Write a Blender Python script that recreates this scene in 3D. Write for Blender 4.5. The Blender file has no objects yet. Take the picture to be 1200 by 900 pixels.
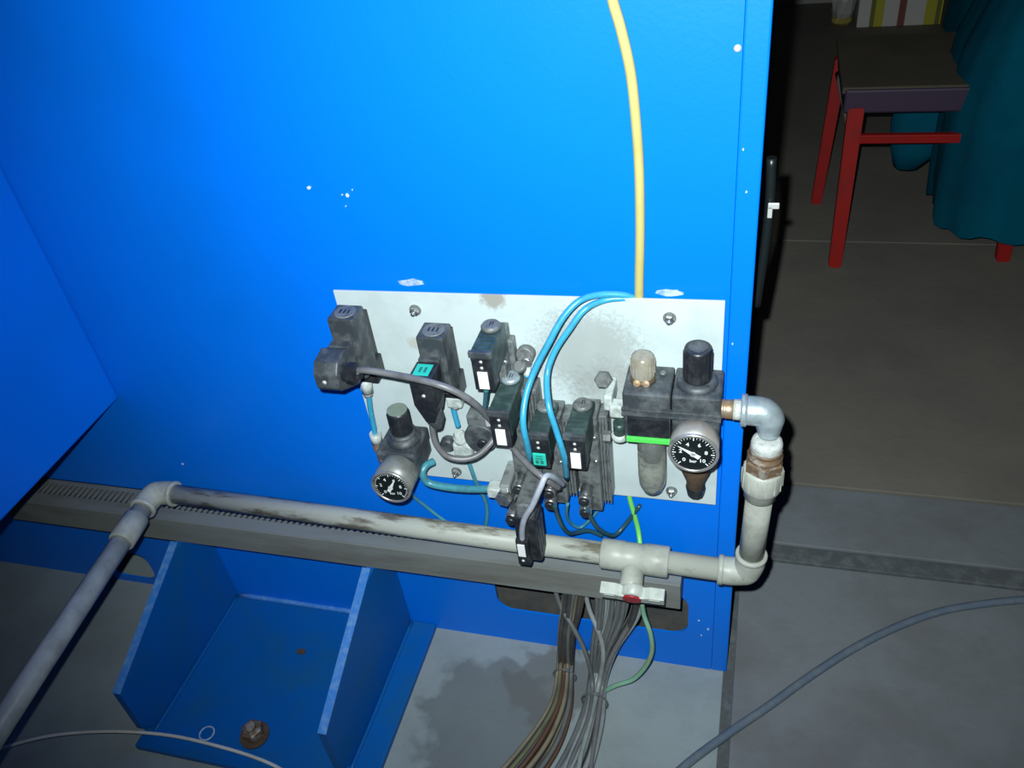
import bpy, bmesh, math, random
from mathutils import Vector, Matrix, noise

S = bpy.context.scene
COL = S.collection
random.seed(7)

# ------------------------------------------------------------------ camera
YAW, PITCH, ROLL, FPX = 0.3407, 0.6525, -0.1426, 993.0
CAM = Vector((0.0, -0.9, 1.368))
fwd = Vector((-math.sin(YAW) * math.cos(PITCH), math.cos(YAW) * math.cos(PITCH), -math.sin(PITCH)))
r0 = Vector((math.cos(YAW), math.sin(YAW), 0))
u0 = r0.cross(fwd)
right = r0 * math.cos(ROLL) + u0 * math.sin(ROLL)
up = -r0 * math.sin(ROLL) + u0 * math.cos(ROLL)
cd = bpy.data.cameras.new('camera')
cam = bpy.data.objects.new('camera', cd)
COL.objects.link(cam)
m = Matrix((right, up, -fwd)).transposed().to_4x4()
m.translation = CAM
cam.matrix_world = m
cd.sensor_fit = 'HORIZONTAL'
cd.sensor_width = 36.0
cd.lens = FPX * 36.0 / 1200.0
cd.clip_start = 0.02
S.camera = cam

# ------------------------------------------------------------------ world, flash, exposure
w = bpy.data.worlds.new('workshop_gloom')
S.world = w
w.use_nodes = True
w.node_tree.nodes['Background'].inputs[0].default_value = (0.62, 0.74, 0.85, 1)
w.node_tree.nodes['Background'].inputs[1].default_value = 0.012
fl = bpy.data.lights.new('camera_flash', 'SPOT')
fl.energy = 112
fl.color = (0.88, 0.975, 1.0)
fl.shadow_soft_size = 0.007
fl.spot_size = math.radians(106)
fl.spot_blend = 1.0
flo = bpy.data.objects.new('camera_flash', fl)
COL.objects.link(flo)
fm = m.copy()
aim = (fwd + right * 0.16 + up * 0.14).normalized()
flo.rotation_mode = 'QUATERNION'
flo.rotation_quaternion = aim.to_track_quat('-Z', 'Y')
flo.location = CAM - right * 0.028 + up * 0.036
S.view_settings.view_transform = 'Standard'
S.view_settings.look = 'None'
S.view_settings.gamma = 1.0
S.view_settings.use_curve_mapping = False
S.view_settings.exposure = 0.0

# ------------------------------------------------------------------ materials
def mat(name, col, rough=0.5, metal=0.0, dirt=None, amt=0.0, scale=30.0, bump=0.0, bscale=80.0,
        spec=0.5, trans=0.0, coat=0.0, detail=6.0, lo=0.45, hi=0.7, stretch=None):
    mt = bpy.data.materials.new(name)
    mt.use_nodes = True
    nt = mt.node_tree
    b = nt.nodes['Principled BSDF']
    b.inputs['Base Color'].default_value = (*col, 1)
    b.inputs['Roughness'].default_value = rough
    b.inputs['Metallic'].default_value = metal
    b.inputs['Specular IOR Level'].default_value = spec
    b.inputs['Transmission Weight'].default_value = trans
    b.inputs['Coat Weight'].default_value = coat
    tc = nt.nodes.new('ShaderNodeTexCoord')
    src = tc.outputs['Object']
    if stretch:
        mp = nt.nodes.new('ShaderNodeMapping')
        mp.inputs['Scale'].default_value = stretch
        nt.links.new(src, mp.inputs['Vector'])
        src = mp.outputs['Vector']
    if dirt is not None:
        n = nt.nodes.new('ShaderNodeTexNoise')
        n.inputs['Scale'].default_value = scale
        n.inputs['Detail'].default_value = detail
        n.inputs['Roughness'].default_value = 0.65
        nt.links.new(src, n.inputs['Vector'])
        r = nt.nodes.new('ShaderNodeMapRange')
        r.inputs['From Min'].default_value = lo
        r.inputs['From Max'].default_value = hi
        r.inputs['To Max'].default_value = amt
        nt.links.new(n.outputs['Fac'], r.inputs['Value'])
        mx = nt.nodes.new('ShaderNodeMix')
        mx.data_type = 'RGBA'
        mx.inputs['A'].default_value = (*col, 1)
        mx.inputs['B'].default_value = (*dirt, 1)
        nt.links.new(r.outputs['Result'], mx.inputs['Factor'])
        nt.links.new(mx.outputs['Result'], b.inputs['Base Color'])
    if bump:
        n2 = nt.nodes.new('ShaderNodeTexNoise')
        n2.inputs['Scale'].default_value = bscale
        n2.inputs['Detail'].default_value = 3
        nt.links.new(src, n2.inputs['Vector'])
        bp = nt.nodes.new('ShaderNodeBump')
        bp.inputs['Strength'].default_value = bump
        bp.inputs['Distance'].default_value = 0.002
        nt.links.new(n2.outputs['Fac'], bp.inputs['Height'])
        nt.links.new(bp.outputs['Normal'], b.inputs['Normal'])
    return mt

def add_blot(mt, centre, radius, col, amt, scale=60.0, soft=1.0, axes=(1, 1, 1), lo_=0.72, hi_=1.1):
    """a stain with a place of its own on a surface (object coordinates), broken up by noise"""
    nt = mt.node_tree
    b = nt.nodes['Principled BSDF']
    tc = [n for n in nt.nodes if n.type == 'TEX_COORD'][0]
    mp = nt.nodes.new('ShaderNodeMapping')
    mp.vector_type = 'POINT'
    mp.inputs['Location'].default_value = [-c * a for c, a in zip(centre, axes)]
    mp.inputs['Scale'].default_value = axes
    nt.links.new(tc.outputs['Object'], mp.inputs['Vector'])
    ln = nt.nodes.new('ShaderNodeVectorMath'); ln.operation = 'LENGTH'
    nt.links.new(mp.outputs['Vector'], ln.inputs[0])
    n = nt.nodes.new('ShaderNodeTexNoise'); n.inputs['Scale'].default_value = scale; n.inputs['Detail'].default_value = 8
    nt.links.new(tc.outputs['Object'], n.inputs['Vector'])
    a1 = nt.nodes.new('ShaderNodeMapRange')
    a1.inputs['From Min'].default_value = radius * (1 - 0.9 * soft)
    a1.inputs['From Max'].default_value = radius
    a1.inputs['To Min'].default_value = 1.0
    a1.inputs['To Max'].default_value = 0.0
    nt.links.new(ln.outputs['Value'], a1.inputs['Value'])
    ad = nt.nodes.new('ShaderNodeMath'); ad.operation = 'ADD'
    nt.links.new(a1.outputs['Result'], ad.inputs[0]); nt.links.new(n.outputs['Fac'], ad.inputs[1])
    a2 = nt.nodes.new('ShaderNodeMapRange')
    a2.inputs['From Min'].default_value = lo_
    a2.inputs['From Max'].default_value = hi_
    a2.inputs['To Max'].default_value = amt
    nt.links.new(ad.outputs['Value'], a2.inputs['Value'])
    mul = nt.nodes.new('ShaderNodeMath'); mul.operation = 'MULTIPLY'
    a3 = nt.nodes.new('ShaderNodeMapRange')
    a3.inputs['From Min'].default_value = 0.0; a3.inputs['From Max'].default_value = 0.15
    nt.links.new(a1.outputs['Result'], a3.inputs['Value'])
    nt.links.new(a2.outputs['Result'], mul.inputs[0]); nt.links.new(a3.outputs['Result'], mul.inputs[1])
    mx = nt.nodes.new('ShaderNodeMix'); mx.data_type = 'RGBA'
    bc = b.inputs['Base Color']
    if bc.is_linked:
        nt.links.new(bc.links[0].from_socket, mx.inputs['A'])
    else:
        mx.inputs['A'].default_value = bc.default_value
    mx.inputs['B'].default_value = (*col, 1)
    nt.links.new(mul.outputs['Value'], mx.inputs['Factor'])
    nt.links.new(mx.outputs['Result'], bc)

M = {}
M['blue'] = mat('blue_paint', (0.0, 0.165, 0.78), 0.38, dirt=(0.0, 0.145, 0.64), amt=0.6, scale=3, bump=0.10, bscale=180, spec=0.28, detail=3)
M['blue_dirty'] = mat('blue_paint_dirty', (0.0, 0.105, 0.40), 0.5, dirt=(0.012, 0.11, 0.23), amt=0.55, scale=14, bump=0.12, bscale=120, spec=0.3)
M['blue_edge'] = mat('blue_paint_edge', (0.05, 0.22, 0.62), 0.45, dirt=(0.25, 0.42, 0.60), amt=0.55, scale=70, spec=0.4)
M['chip'] = mat('bare_chip', (0.5, 0.62, 0.7), 0.5)
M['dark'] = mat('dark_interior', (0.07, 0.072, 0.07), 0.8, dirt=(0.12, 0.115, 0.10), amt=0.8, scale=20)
M['plate'] = mat('plate_grey', (0.52, 0.60, 0.60), 0.42, dirt=(0.34, 0.40, 0.39), amt=0.5, scale=9, bump=0.05, spec=0.35)
M['steel'] = mat('bright_steel', (0.62, 0.64, 0.64), 0.28, 0.9, dirt=(0.12, 0.11, 0.1), amt=0.7, scale=120)
M['alu'] = mat('dirty_aluminium', (0.20, 0.22, 0.22), 0.45, 0.35, dirt=(0.05, 0.055, 0.055), amt=0.9, scale=70, bump=0.25, bscale=160)
M['alu_light'] = mat('light_aluminium', (0.40, 0.43, 0.43), 0.4, 0.5, dirt=(0.12, 0.12, 0.12), amt=0.8, scale=60)
M['black'] = mat('black_plastic', (0.012, 0.014, 0.018), 0.38, dirt=(0.06, 0.065, 0.07), amt=0.55, scale=50, bump=0.1, bscale=220)
M['black_dusty'] = mat('dusty_black_plastic', (0.035, 0.042, 0.048), 0.5, dirt=(0.14, 0.155, 0.16), amt=0.7, scale=45, bump=0.15, bscale=200)
M['green_black'] = mat('greenish_coil_plastic', (0.022, 0.045, 0.042), 0.42, dirt=(0.085, 0.13, 0.12), amt=0.6, scale=55, bump=0.1, bscale=200)
M['nut_grey'] = mat('grey_nut', (0.17, 0.185, 0.18), 0.5, 0.2, dirt=(0.06, 0.06, 0.06), amt=0.8, scale=110)
M['knob_green'] = mat('dusty_knob_cap', (0.17, 0.22, 0.18), 0.6, dirt=(0.24, 0.29, 0.25), amt=0.6, scale=60)
M['gauge_case'] = mat('gauge_case_grey', (0.22, 0.235, 0.22), 0.42, 0.25, dirt=(0.10, 0.095, 0.08), amt=0.7, scale=40)
M['gauge_case_rust'] = mat('gauge_case_rusty', (0.33, 0.33, 0.31), 0.42, 0.3, dirt=(0.22, 0.13, 0.06), amt=0.6, scale=28)
M['rim'] = mat('gauge_rim', (0.5, 0.5, 0.48), 0.3, 0.7, dirt=(0.16, 0.13, 0.1), amt=0.6, scale=60)
M['dial'] = mat('dial_black', (0.008, 0.012, 0.013), 0.35)
M['white_print'] = mat('dial_print', (0.75, 0.8, 0.78), 0.5)
M['label'] = mat('white_label', (0.82, 0.82, 0.80), 0.5)
M['green_label'] = mat('turquoise_label', (0.02, 0.50, 0.38), 0.5)
M['green_print'] = mat('label_print', (0.02, 0.16, 0.13), 0.5)
M['green_strip'] = mat('bright_green_strip', (0.09, 0.62, 0.10), 0.4)
M['white_plastic'] = mat('white_fitting', (0.50, 0.56, 0.53), 0.45, dirt=(0.2, 0.2, 0.17), amt=0.7, scale=90)
M['brass'] = mat('dirty_brass', (0.42, 0.28, 0.15), 0.4, 0.6, dirt=(0.30, 0.32, 0.28), amt=0.7, scale=90)
M['bronze'] = mat('sintered_bronze', (0.13, 0.085, 0.05), 0.6, 0.3, dirt=(0.05, 0.04, 0.03), amt=0.8, scale=90)
M['rust'] = mat('rusty_union', (0.17, 0.11, 0.065), 0.55, 0.3, dirt=(0.36, 0.34, 0.30), amt=0.8, scale=55, lo=0.5, hi=0.6, bump=0.3, bscale=200)
M['galv'] = mat('galvanised', (0.42, 0.50, 0.53), 0.35, 0.5, dirt=(0.26, 0.31, 0.33), amt=0.8, scale=60, bump=0.15, bscale=200)
M['tape'] = mat('thread_tape', (0.50, 0.53, 0.51), 0.6, dirt=(0.25, 0.23, 0.19), amt=0.7, scale=150, bump=0.5, bscale=400)
M['ppr'] = mat('grey_pipe', (0.40, 0.42, 0.37), 0.42, dirt=(0.22, 0.225, 0.19), amt=0.75, scale=22, bump=0.08, bscale=150, spec=0.35)
M['ppr_dirty'] = mat('stained_grey_pipe', (0.40, 0.42, 0.37), 0.45, dirt=(0.13, 0.115, 0.085), amt=0.95, scale=16, lo=0.48, hi=0.58, spec=0.35, stretch=(0.5, 2, 2))
M['duct'] = mat('grey_trunking', (0.20, 0.215, 0.20), 0.5, dirt=(0.125, 0.12, 0.10), amt=0.8, scale=7, stretch=(0.5, 3, 3), spec=0.3)
M['red'] = mat('red_cap', (0.42, 0.01, 0.02), 0.45, dirt=(0.2, 0.02, 0.02), amt=0.5, scale=60)
M['valve_white'] = mat('valve_handle', (0.50, 0.54, 0.49), 0.4, dirt=(0.28, 0.29, 0.25), amt=0.6, scale=60)
M['yellow'] = mat('yellow_tube', (0.47, 0.42, 0.15), 0.5, spec=0.25, dirt=(0.42, 0.34, 0.10), amt=0.6, scale=40)
M['blue_tube'] = mat('light_blue_tube', (0.04, 0.33, 0.52), 0.35, dirt=(0.03, 0.2, 0.3), amt=0.6, scale=60)
M['teal_tube'] = mat('teal_tube', (0.06, 0.27, 0.33), 0.35, dirt=(0.04, 0.12, 0.16), amt=0.7, scale=50)
M['grey_cable'] = mat('grey_cable', (0.15, 0.15, 0.155), 0.4, dirt=(0.07, 0.07, 0.07), amt=0.6, scale=60)
M['pale_cable'] = mat('pale_cable', (0.42, 0.45, 0.52), 0.4, dirt=(0.2, 0.2, 0.22), amt=0.5, scale=60)
M['lime_tube'] = mat('green_yellow_wire', (0.16, 0.62, 0.12), 0.4, dirt=(0.25, 0.5, 0.12), amt=0.7, scale=60)
M['pale_green'] = mat('pale_green_wire', (0.20, 0.42, 0.28), 0.45, dirt=(0.25, 0.27, 0.1), amt=0.9, scale=25)
M['dark_tube'] = mat('dark_teal_tube', (0.02, 0.07, 0.09), 0.3)
M['white_cable'] = mat('white_cable', (0.62, 0.62, 0.58), 0.4, dirt=(0.4, 0.38, 0.33), amt=0.5, scale=30)
M['c_dark'] = mat('cable_dark', (0.045, 0.045, 0.042), 0.45, dirt=(0.10, 0.10, 0.09), amt=0.6, scale=25)
M['c_mid'] = mat('cable_mid_grey', (0.13, 0.14, 0.14), 0.45, dirt=(0.07, 0.07, 0.065), amt=0.6, scale=25)
M['c_pale'] = mat('cable_pale_grey', (0.26, 0.29, 0.29), 0.45, dirt=(0.12, 0.12, 0.12), amt=0.6, scale=25)
M['c_brown'] = mat('cable_brown', (0.11, 0.058, 0.038), 0.45, dirt=(0.07, 0.055, 0.045), amt=0.6, scale=25)
M['c_olive'] = mat('cable_olive', (0.14, 0.14, 0.075), 0.45, dirt=(0.06, 0.06, 0.04), amt=0.6, scale=25)
M['c_tan'] = mat('cable_tan', (0.22, 0.19, 0.13), 0.45, dirt=(0.09, 0.08, 0.06), amt=0.6, scale=25)
M['floor_cable'] = mat('dusty_blue_hose', (0.095, 0.13, 0.18), 0.8, dirt=(0.15, 0.18, 0.20), amt=0.8, scale=40)
M['conc_light'] = mat('pale_concrete', (0.27, 0.32, 0.33), 0.75, dirt=(0.18, 0.21, 0.215), amt=0.8, scale=5, bump=0.3, bscale=90, lo=0.4, hi=0.7)
M['conc_dark'] = mat('dark_concrete', (0.17, 0.19, 0.205), 0.8, dirt=(0.125, 0.125, 0.13), amt=0.8, scale=6, bump=0.35, bscale=70, lo=0.4, hi=0.7)
M['conc_brown'] = mat('brown_concrete', (0.19, 0.175, 0.145), 0.85, dirt=(0.13, 0.12, 0.105), amt=0.8, scale=3, bump=0.35, bscale=60, lo=0.35, hi=0.7)
M['joint'] = mat('joint_filler', (0.08, 0.09, 0.095), 0.9, dirt=(0.15, 0.17, 0.175), amt=0.7, scale=40, bump=0.5, bscale=120)
M['chair_red'] = mat('red_paint', (0.33, 0.010, 0.008), 0.6, spec=0.2, dirt=(0.2, 0.015, 0.012), amt=0.6, scale=20)
M['chair_grey'] = mat('worn_rail', (0.30, 0.30, 0.27), 0.6)
M['seat_brown'] = mat('seat_brown', (0.085, 0.070, 0.045), 0.85, dirt=(0.055, 0.045, 0.03), amt=0.7, scale=8)
M['seat_purple'] = mat('seat_edge_purple', (0.040, 0.022, 0.050), 0.6)
M['jacket'] = mat('teal_cloth', (0.0, 0.085, 0.135), 0.95, spec=0.08, dirt=(0.0, 0.055, 0.10), amt=0.7, scale=6, bump=0.5, bscale=40)
M['bag'] = mat('plastic_bag', (0.45, 0.45, 0.42), 0.35)
M['bag_yellow'] = mat('bag_base', (0.40, 0.32, 0.08), 0.5)
M['wall'] = mat('workshop_wall', (0.14, 0.16, 0.15), 0.9, dirt=(0.1, 0.11, 0.1), amt=0.7, scale=4)
M['clear'] = mat('clear_polycarbonate', (0.80, 0.84, 0.80), 0.12, trans=0.92)
M['amber'] = mat('aged_clear_plastic', (0.62, 0.58, 0.47), 0.25, trans=0.55, dirt=(0.35, 0.3, 0.2), amt=0.7, scale=60)
M['residue'] = mat('sealant_residue', (0.45, 0.55, 0.62), 0.6, dirt=(0.05, 0.2, 0.6), amt=0.9, scale=120)
M['clip'] = mat('bright_clip', (0.6, 0.6, 0.58), 0.4, 0.3)
M['glass'] = mat('glass_lens', (1, 1, 1), 0.05, trans=1.0)
M['inner'] = mat('filter_grain', (0.42, 0.42, 0.37), 0.7, dirt=(0.12, 0.12, 0.10), amt=0.9, scale=140)

# ------------------------------------------------------------------ mesh helpers
class MB:
    def __init__(s): s.bm = bmesh.new()
    def box(s, x0, x1, y0, y1, z0, z1, bev=0.0, seg=2, rot=None):
        g = bmesh.ops.create_cube(s.bm, size=1.0)
        vs = g['verts']
        c = Vector(((x0+x1)/2, (y0+y1)/2, (z0+z1)/2))
        for v in vs:
            v.co = Vector((v.co.x*(x1-x0), v.co.y*(y1-y0), v.co.z*(z1-z0)))
            if rot: v.co = rot @ v.co
            v.co += c
        if bev:
            es = list({e for v in vs for e in v.link_edges})
            bmesh.ops.bevel(s.bm, geom=es, offset=bev, segments=seg, profile=0.5, affect='EDGES')
        return s
    def lathe(s, prof, origin, axis=(0, 0, 1), seg=24, wob=0.0, flat=False):
        a = Vector(axis).normalized()
        q = a.to_track_quat('Z', 'Y')
        o = Vector(origin)
        rings = []
        for r, h in prof:
            if r <= 1e-6:
                rings.append([s.bm.verts.new(o + q @ Vector((0, 0, h)))])
            else:
                rings.append([s.bm.verts.new(o + q @ Vector((r*math.cos(2*math.pi*i/seg), r*math.sin(2*math.pi*i/seg), h))) for i in range(seg)])
        for k in range(len(rings)-1):
            A, B = rings[k], rings[k+1]
            steep = abs(prof[k][1]-prof[k+1][1]) > 0.15*abs(prof[k][0]-prof[k+1][0])
            for i in range(seg):
                j = (i+1) % seg
                if len(A) == 1 and len(B) == 1: continue
                if len(A) == 1: f = s.bm.faces.new((A[0], B[i], B[j]))
                elif len(B) == 1: f = s.bm.faces.new((A[i], A[j], B[0]))
                else: f = s.bm.faces.new((A[i], A[j], B[j], B[i]))
                f.smooth = steep and not flat
        if len(rings[0]) > 1: s.bm.faces.new(list(reversed(rings[0])))
        if len(rings[-1]) > 1: s.bm.faces.new(rings[-1])
        return s
    def cyl(s, p0, p1, r, r1=None, seg=20, flat=False):
        p0 = Vector(p0); p1 = Vector(p1)
        return s.lathe([(r, 0), (r if r1 is None else r1, (p1-p0).length)], p0, p1-p0, seg, flat=flat)
    def tube(s, pts, r, seg=10, sub=6, close=True):
        P = [Vector(p) for p in pts]
        path = []
        n = len(P)
        for i in range(n-1):
            a = P[i-1] if i else P[0]*2-P[1]
            b, c = P[i], P[i+1]
            d = P[i+2] if i+2 < n else P[-1]*2-P[-2]
            for k in range(sub):
                t = k/sub
                path.append(0.5*((2*b)+(c-a)*t+(2*a-5*b+4*c-d)*t*t+(3*b-a-3*c+d)*t**3))
        path.append(P[-1])
        T = (path[1]-path[0]).normalized()
        N = T.orthogonal().normalized()
        rings = []
        for i, p in enumerate(path):
            t = (path[min(i+1, len(path)-1)]-path[max(i-1, 0)]).normalized()
            N = (N - t*N.dot(t)).normalized()
            B = t.cross(N)
            rr = r(i/(len(path)-1)) if callable(r) else r
            rings.append([s.bm.verts.new(p + (N*math.cos(2*math.pi*k/seg)+B*math.sin(2*math.pi*k/seg))*rr) for k in range(seg)])
        for a, b in zip(rings, rings[1:]):
            for k in range(seg):
                f = s.bm.faces.new((a[k], a[(k+1) % seg], b[(k+1) % seg], b[k])); f.smooth = True
        if close:
            s.bm.faces.new(list(reversed(rings[0]))); s.bm.faces.new(rings[-1])
        return s
    def prism(s, poly, plane, a0, a1, bev=0.0):
        def P(u, v, a):
            return {'x': Vector((a, u, v)), 'y': Vector((u, a, v)), 'z': Vector((u, v, a))}[plane]
        A = [s.bm.verts.new(P(u, v, a0)) for u, v in poly]
        B = [s.bm.verts.new(P(u, v, a1)) for u, v in poly]
        n = len(poly)
        fs = [s.bm.faces.new(A), s.bm.faces.new(B)]
        for i in range(n):
            fs.append(s.bm.faces.new((A[i], A[(i+1) % n], B[(i+1) % n], B[i])))
        bmesh.ops.recalc_face_normals(s.bm, faces=fs)
        if bev:
            bmesh.ops.bevel(s.bm, geom=list({e for f in fs for e in f.edges}), offset=bev, segments=2, profile=0.5, affect='EDGES')
        return s
    def centre(s):
        xs = [v.co for v in s.bm.verts]
        return Vector(((min(v.x for v in xs)+max(v.x for v in xs))/2, (min(v.y for v in xs)+max(v.y for v in xs))/2, min(v.z for v in xs)))

ORI = {}
def part(name, mb, m_, parent):
    """one mesh object, a child of `parent`; the shape is given in world metres"""
    o0 = ORI[parent.name]
    for v in mb.bm.verts: v.co -= o0
    bmesh.ops.recalc_face_normals(mb.bm, faces=mb.bm.faces[:])
    me = bpy.data.meshes.new(name); mb.bm.to_mesh(me); mb.bm.free()
    me.materials.append(m_)
    o = bpy.data.objects.new(name, me); COL.objects.link(o)
    o.parent = parent
    ORI[o.name] = o0
    return o
def thing(name, label, cat, loc, group=None, kind=None):
    o = bpy.data.objects.new(name, None); COL.objects.link(o)
    o.location = loc; o.empty_display_size = 0.02
    o['label'] = label; o['category'] = cat
    if group: o['group'] = group
    if kind: o['kind'] = kind
    ORI[o.name] = Vector(loc)
    return o
def solo(name, mb, m_, label, cat, group=None, kind=None):
    o0 = mb.centre()
    for v in mb.bm.verts: v.co -= o0
    bmesh.ops.recalc_face_normals(mb.bm, faces=mb.bm.faces[:])
    me = bpy.data.meshes.new(name); mb.bm.to_mesh(me); mb.bm.free()
    me.materials.append(m_)
    o = bpy.data.objects.new(name, me); COL.objects.link(o); o.location = o0
    if label: o['label'] = label
    if cat: o['category'] = cat
    if group: o['group'] = group
    if kind: o['kind'] = kind
    ORI[o.name] = o0
    return o
def structure(name, mb, m_, label=None):
    return solo(name, mb, m_, label, None, kind='structure')

# ================================================================== THE FLOOR
structure('floor', MB().box(-4.5, 5.0, -2.2, 6.5, -0.12, -0.008), M['joint'], 'dark joint bed under the concrete slabs')
flo_o = bpy.data.objects['floor']
def slab(x0, x1, y0, y1, m_, z=0.0, label=None):
    p = part('slab', MB().box(x0, x1, y0, y1, -0.03, z, 0.002), m_, flo_o)
    if label: p['label'] = label
    return p
slab(-4.5, -0.004, -2.2, 4.3, M['conc_light'], 0.0, 'pale stained concrete slab under the machine')
slab(0.014, 5.0, -2.2, 0.284, M['conc_dark'], -0.001, 'dark concrete slab right of the machine')
p = part('joint_strip', MB().box(0.014, 5.0, 0.289, 0.330, -0.03, -0.001, 0.003), M['joint'], flo_o); p['label'] = 'wide dark filler strip between slabs'
slab(0.014, 5.0, 0.334, 0.505, M['conc_dark'], 0.0, 'narrow dark concrete slab between two joints')
slab(0.014, 5.0, 0.512, 1.60, M['conc_brown'], 0.0, 'brownish concrete slab in front of the stool')
slab(0.014, 5.0, 1.604, 6.5, M['conc_brown'], 0.0, 'brownish concrete slab under the stool')
add_blot(M['conc_light'], tuple(Vector((-0.40, -0.17, 0.0)) - ORI['floor']), 0.17, (0.10, 0.115, 0.12), 0.62, 16.0, 0.9, (1.0, 0.8, 1.0), 0.86, 0.98)
add_blot(M['conc_light'], tuple(Vector((-0.30, -0.07, 0.0)) - ORI['floor']), 0.13, (0.12, 0.125, 0.12), 0.7, 24.0, 1.0, (1, 1, 1), 0.86, 1.0)
structure('wall_back', MB().box(-4.5, 5.0, 4.30, 4.45, 0, 3.0), M['wall'])
structure('baseboard_back', MB().box(0.014, 5.0, 4.28, 4.30, 0, 0.10), M['chair_grey'])

# ================================================================== THE MACHINE CABINET
PY = 0.014          # front of the sheet panel
cab = thing('machine_cabinet', 'large bright blue painted machine cabinet carrying the pneumatic plate', 'machine', (-1.0, 0.3, 0))
X0, X1, ZT = -2.6, -0.026, 1.75
def rounded_rect(x0, x1, z0, z1, r, n=8):
    pts = []
    for cx, cz, a0 in ((x1-r, z1-r, 0), (x0+r, z1-r, 90), (x0+r, z0+r, 180), (x1-r, z0+r, 270)):
        for k in range(n+1):
            a = math.radians(a0+90*k/n); pts.append((cx+r*math.cos(a), cz+r*math.sin(a)))
    return pts
def sheet_with_slots(x0, x1, z0, z1, holes, y0, y1):
    """sheet metal with real openings, triangulated around them"""
    bm = bmesh.new()
    def loop(pts):
        v = [bm.verts.new((a, y0, b)) for a, b in pts]
        return [bm.edges.new((v[i], v[(i+1) % len(v)])) for i in range(len(v))]
    E = loop([(x0, z0), (x1, z0), (x1, z1), (x0, z1)])
    for h in holes: E += loop(h)
    bmesh.ops.triangle_fill(bm, edges=E, use_beauty=True, use_dissolve=False)
    g = bmesh.ops.extrude_face_region(bm, geom=bm.faces[:])
    for v in g['geom']:
        if isinstance(v, bmesh.types.BMVert): v.co.y = y1
    mb = MB(); mb.bm.free(); mb.bm = bm
    return mb
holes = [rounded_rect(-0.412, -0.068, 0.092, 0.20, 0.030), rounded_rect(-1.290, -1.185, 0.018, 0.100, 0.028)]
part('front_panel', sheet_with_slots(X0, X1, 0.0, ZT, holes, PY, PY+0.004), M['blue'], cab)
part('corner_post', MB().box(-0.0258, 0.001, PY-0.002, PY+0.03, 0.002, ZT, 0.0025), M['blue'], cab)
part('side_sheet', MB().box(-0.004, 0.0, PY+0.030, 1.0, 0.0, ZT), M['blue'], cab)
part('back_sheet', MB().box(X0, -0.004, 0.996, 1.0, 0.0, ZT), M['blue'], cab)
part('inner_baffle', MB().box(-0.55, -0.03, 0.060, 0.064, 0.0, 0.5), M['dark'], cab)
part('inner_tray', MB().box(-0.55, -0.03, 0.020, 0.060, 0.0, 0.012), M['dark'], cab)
# projecting side housing on the left
hs = part('side_housing', MB().box(-2.5, -1.040, -0.75, PY-0.001, 0.537, 1.9, 0.004), M['blue'], cab)
hs['label'] = 'deep blue housing projecting at the left, open below'
# welded foot bracket
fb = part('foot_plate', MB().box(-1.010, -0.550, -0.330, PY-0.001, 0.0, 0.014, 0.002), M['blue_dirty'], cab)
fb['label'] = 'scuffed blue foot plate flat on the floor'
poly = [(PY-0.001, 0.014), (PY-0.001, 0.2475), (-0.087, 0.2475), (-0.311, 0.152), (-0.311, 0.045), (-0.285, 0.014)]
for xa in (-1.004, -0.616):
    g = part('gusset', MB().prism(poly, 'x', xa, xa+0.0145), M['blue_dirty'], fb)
    e = MB()
    d = Vector((0, -0.249, -0.1065)); L = d.length; ang = math.atan2(d.z, d.y)
    c = Vector((0, -0.1865, 0.20525))
    e.box(xa-0.0003, xa+0.0148, -L/2, L/2, -0.0006, 0.0006)
    for v in e.bm.verts:
        y, z = v.co.y, v.co.z
        v.co.y = c.y + y*math.cos(ang) - z*math.sin(ang); v.co.z = c.z + y*math.sin(ang) + z*math.cos(ang) + 0.0003
    part('gusset_edge', e, M['blue_edge'], fb)['label'] = 'lighter worn cut edge'
for xw, s in ((-0.9865, 1), (-0.5985, 1)):
    part('weld_bead', MB().tube([(xw, -0.30, 0.0155), (xw+0.001, -0.2, 0.016), (xw, -0.1, 0.0155), (xw, 0.008, 0.0155)], 0.0035, 8), M['blue_dirty'], fb)
part('weld_bead', MB().tube([(-0.98, 0.011, 0.0155), (-0.8, 0.011, 0.016), (-0.63, 0.011, 0.0155)], 0.005, 8), M['blue_edge'], fb)
# anchor bolt with washers
b = MB().lathe([(0.0, 0), (0.026, 0), (0.026, 0.005), (0.0, 0.005)], (-0.797, -0.270, 0.014))
part('washer', b, M['bronze'], fb)
b = MB().lathe([(0.0165, 0), (0.0195, 0.001), (0.0195, 0.018), (0.0165, 0.0200)], (-0.797, -0.270, 0.019), seg=6, flat=True)
b.lathe([(0.0095, 0), (0.0095, 0.008), (0.008, 0.0095)], (-0.797, -0.270, 0.038), seg=14)
part('anchor_bolt', b, M['rust'], fb)['label'] = 'dirty hexagonal anchor bolt'
b = MB()
pts = [(-0.888+0.013*math.cos(a), -0.283+0.013*math.sin(a), 0.0145) for a in [2*math.pi*k/20 for k in range(21)]]
b.tube(pts, 0.0016, 6, 2)
part('hole_ring', b, M['residue'], fb)
b = MB().lathe([(0.0, 0), (0.0105, 0), (0.0105, 0.0006), (0, 0.0006)], (-0.888, -0.283, 0.0142))
b.bm.free()
b = MB().box(-0.798, -0.782, -0.100, -0.090, 0.014, 0.020, 0.002)
part('paint_lump', b, M['bronze'], fb)
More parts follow.
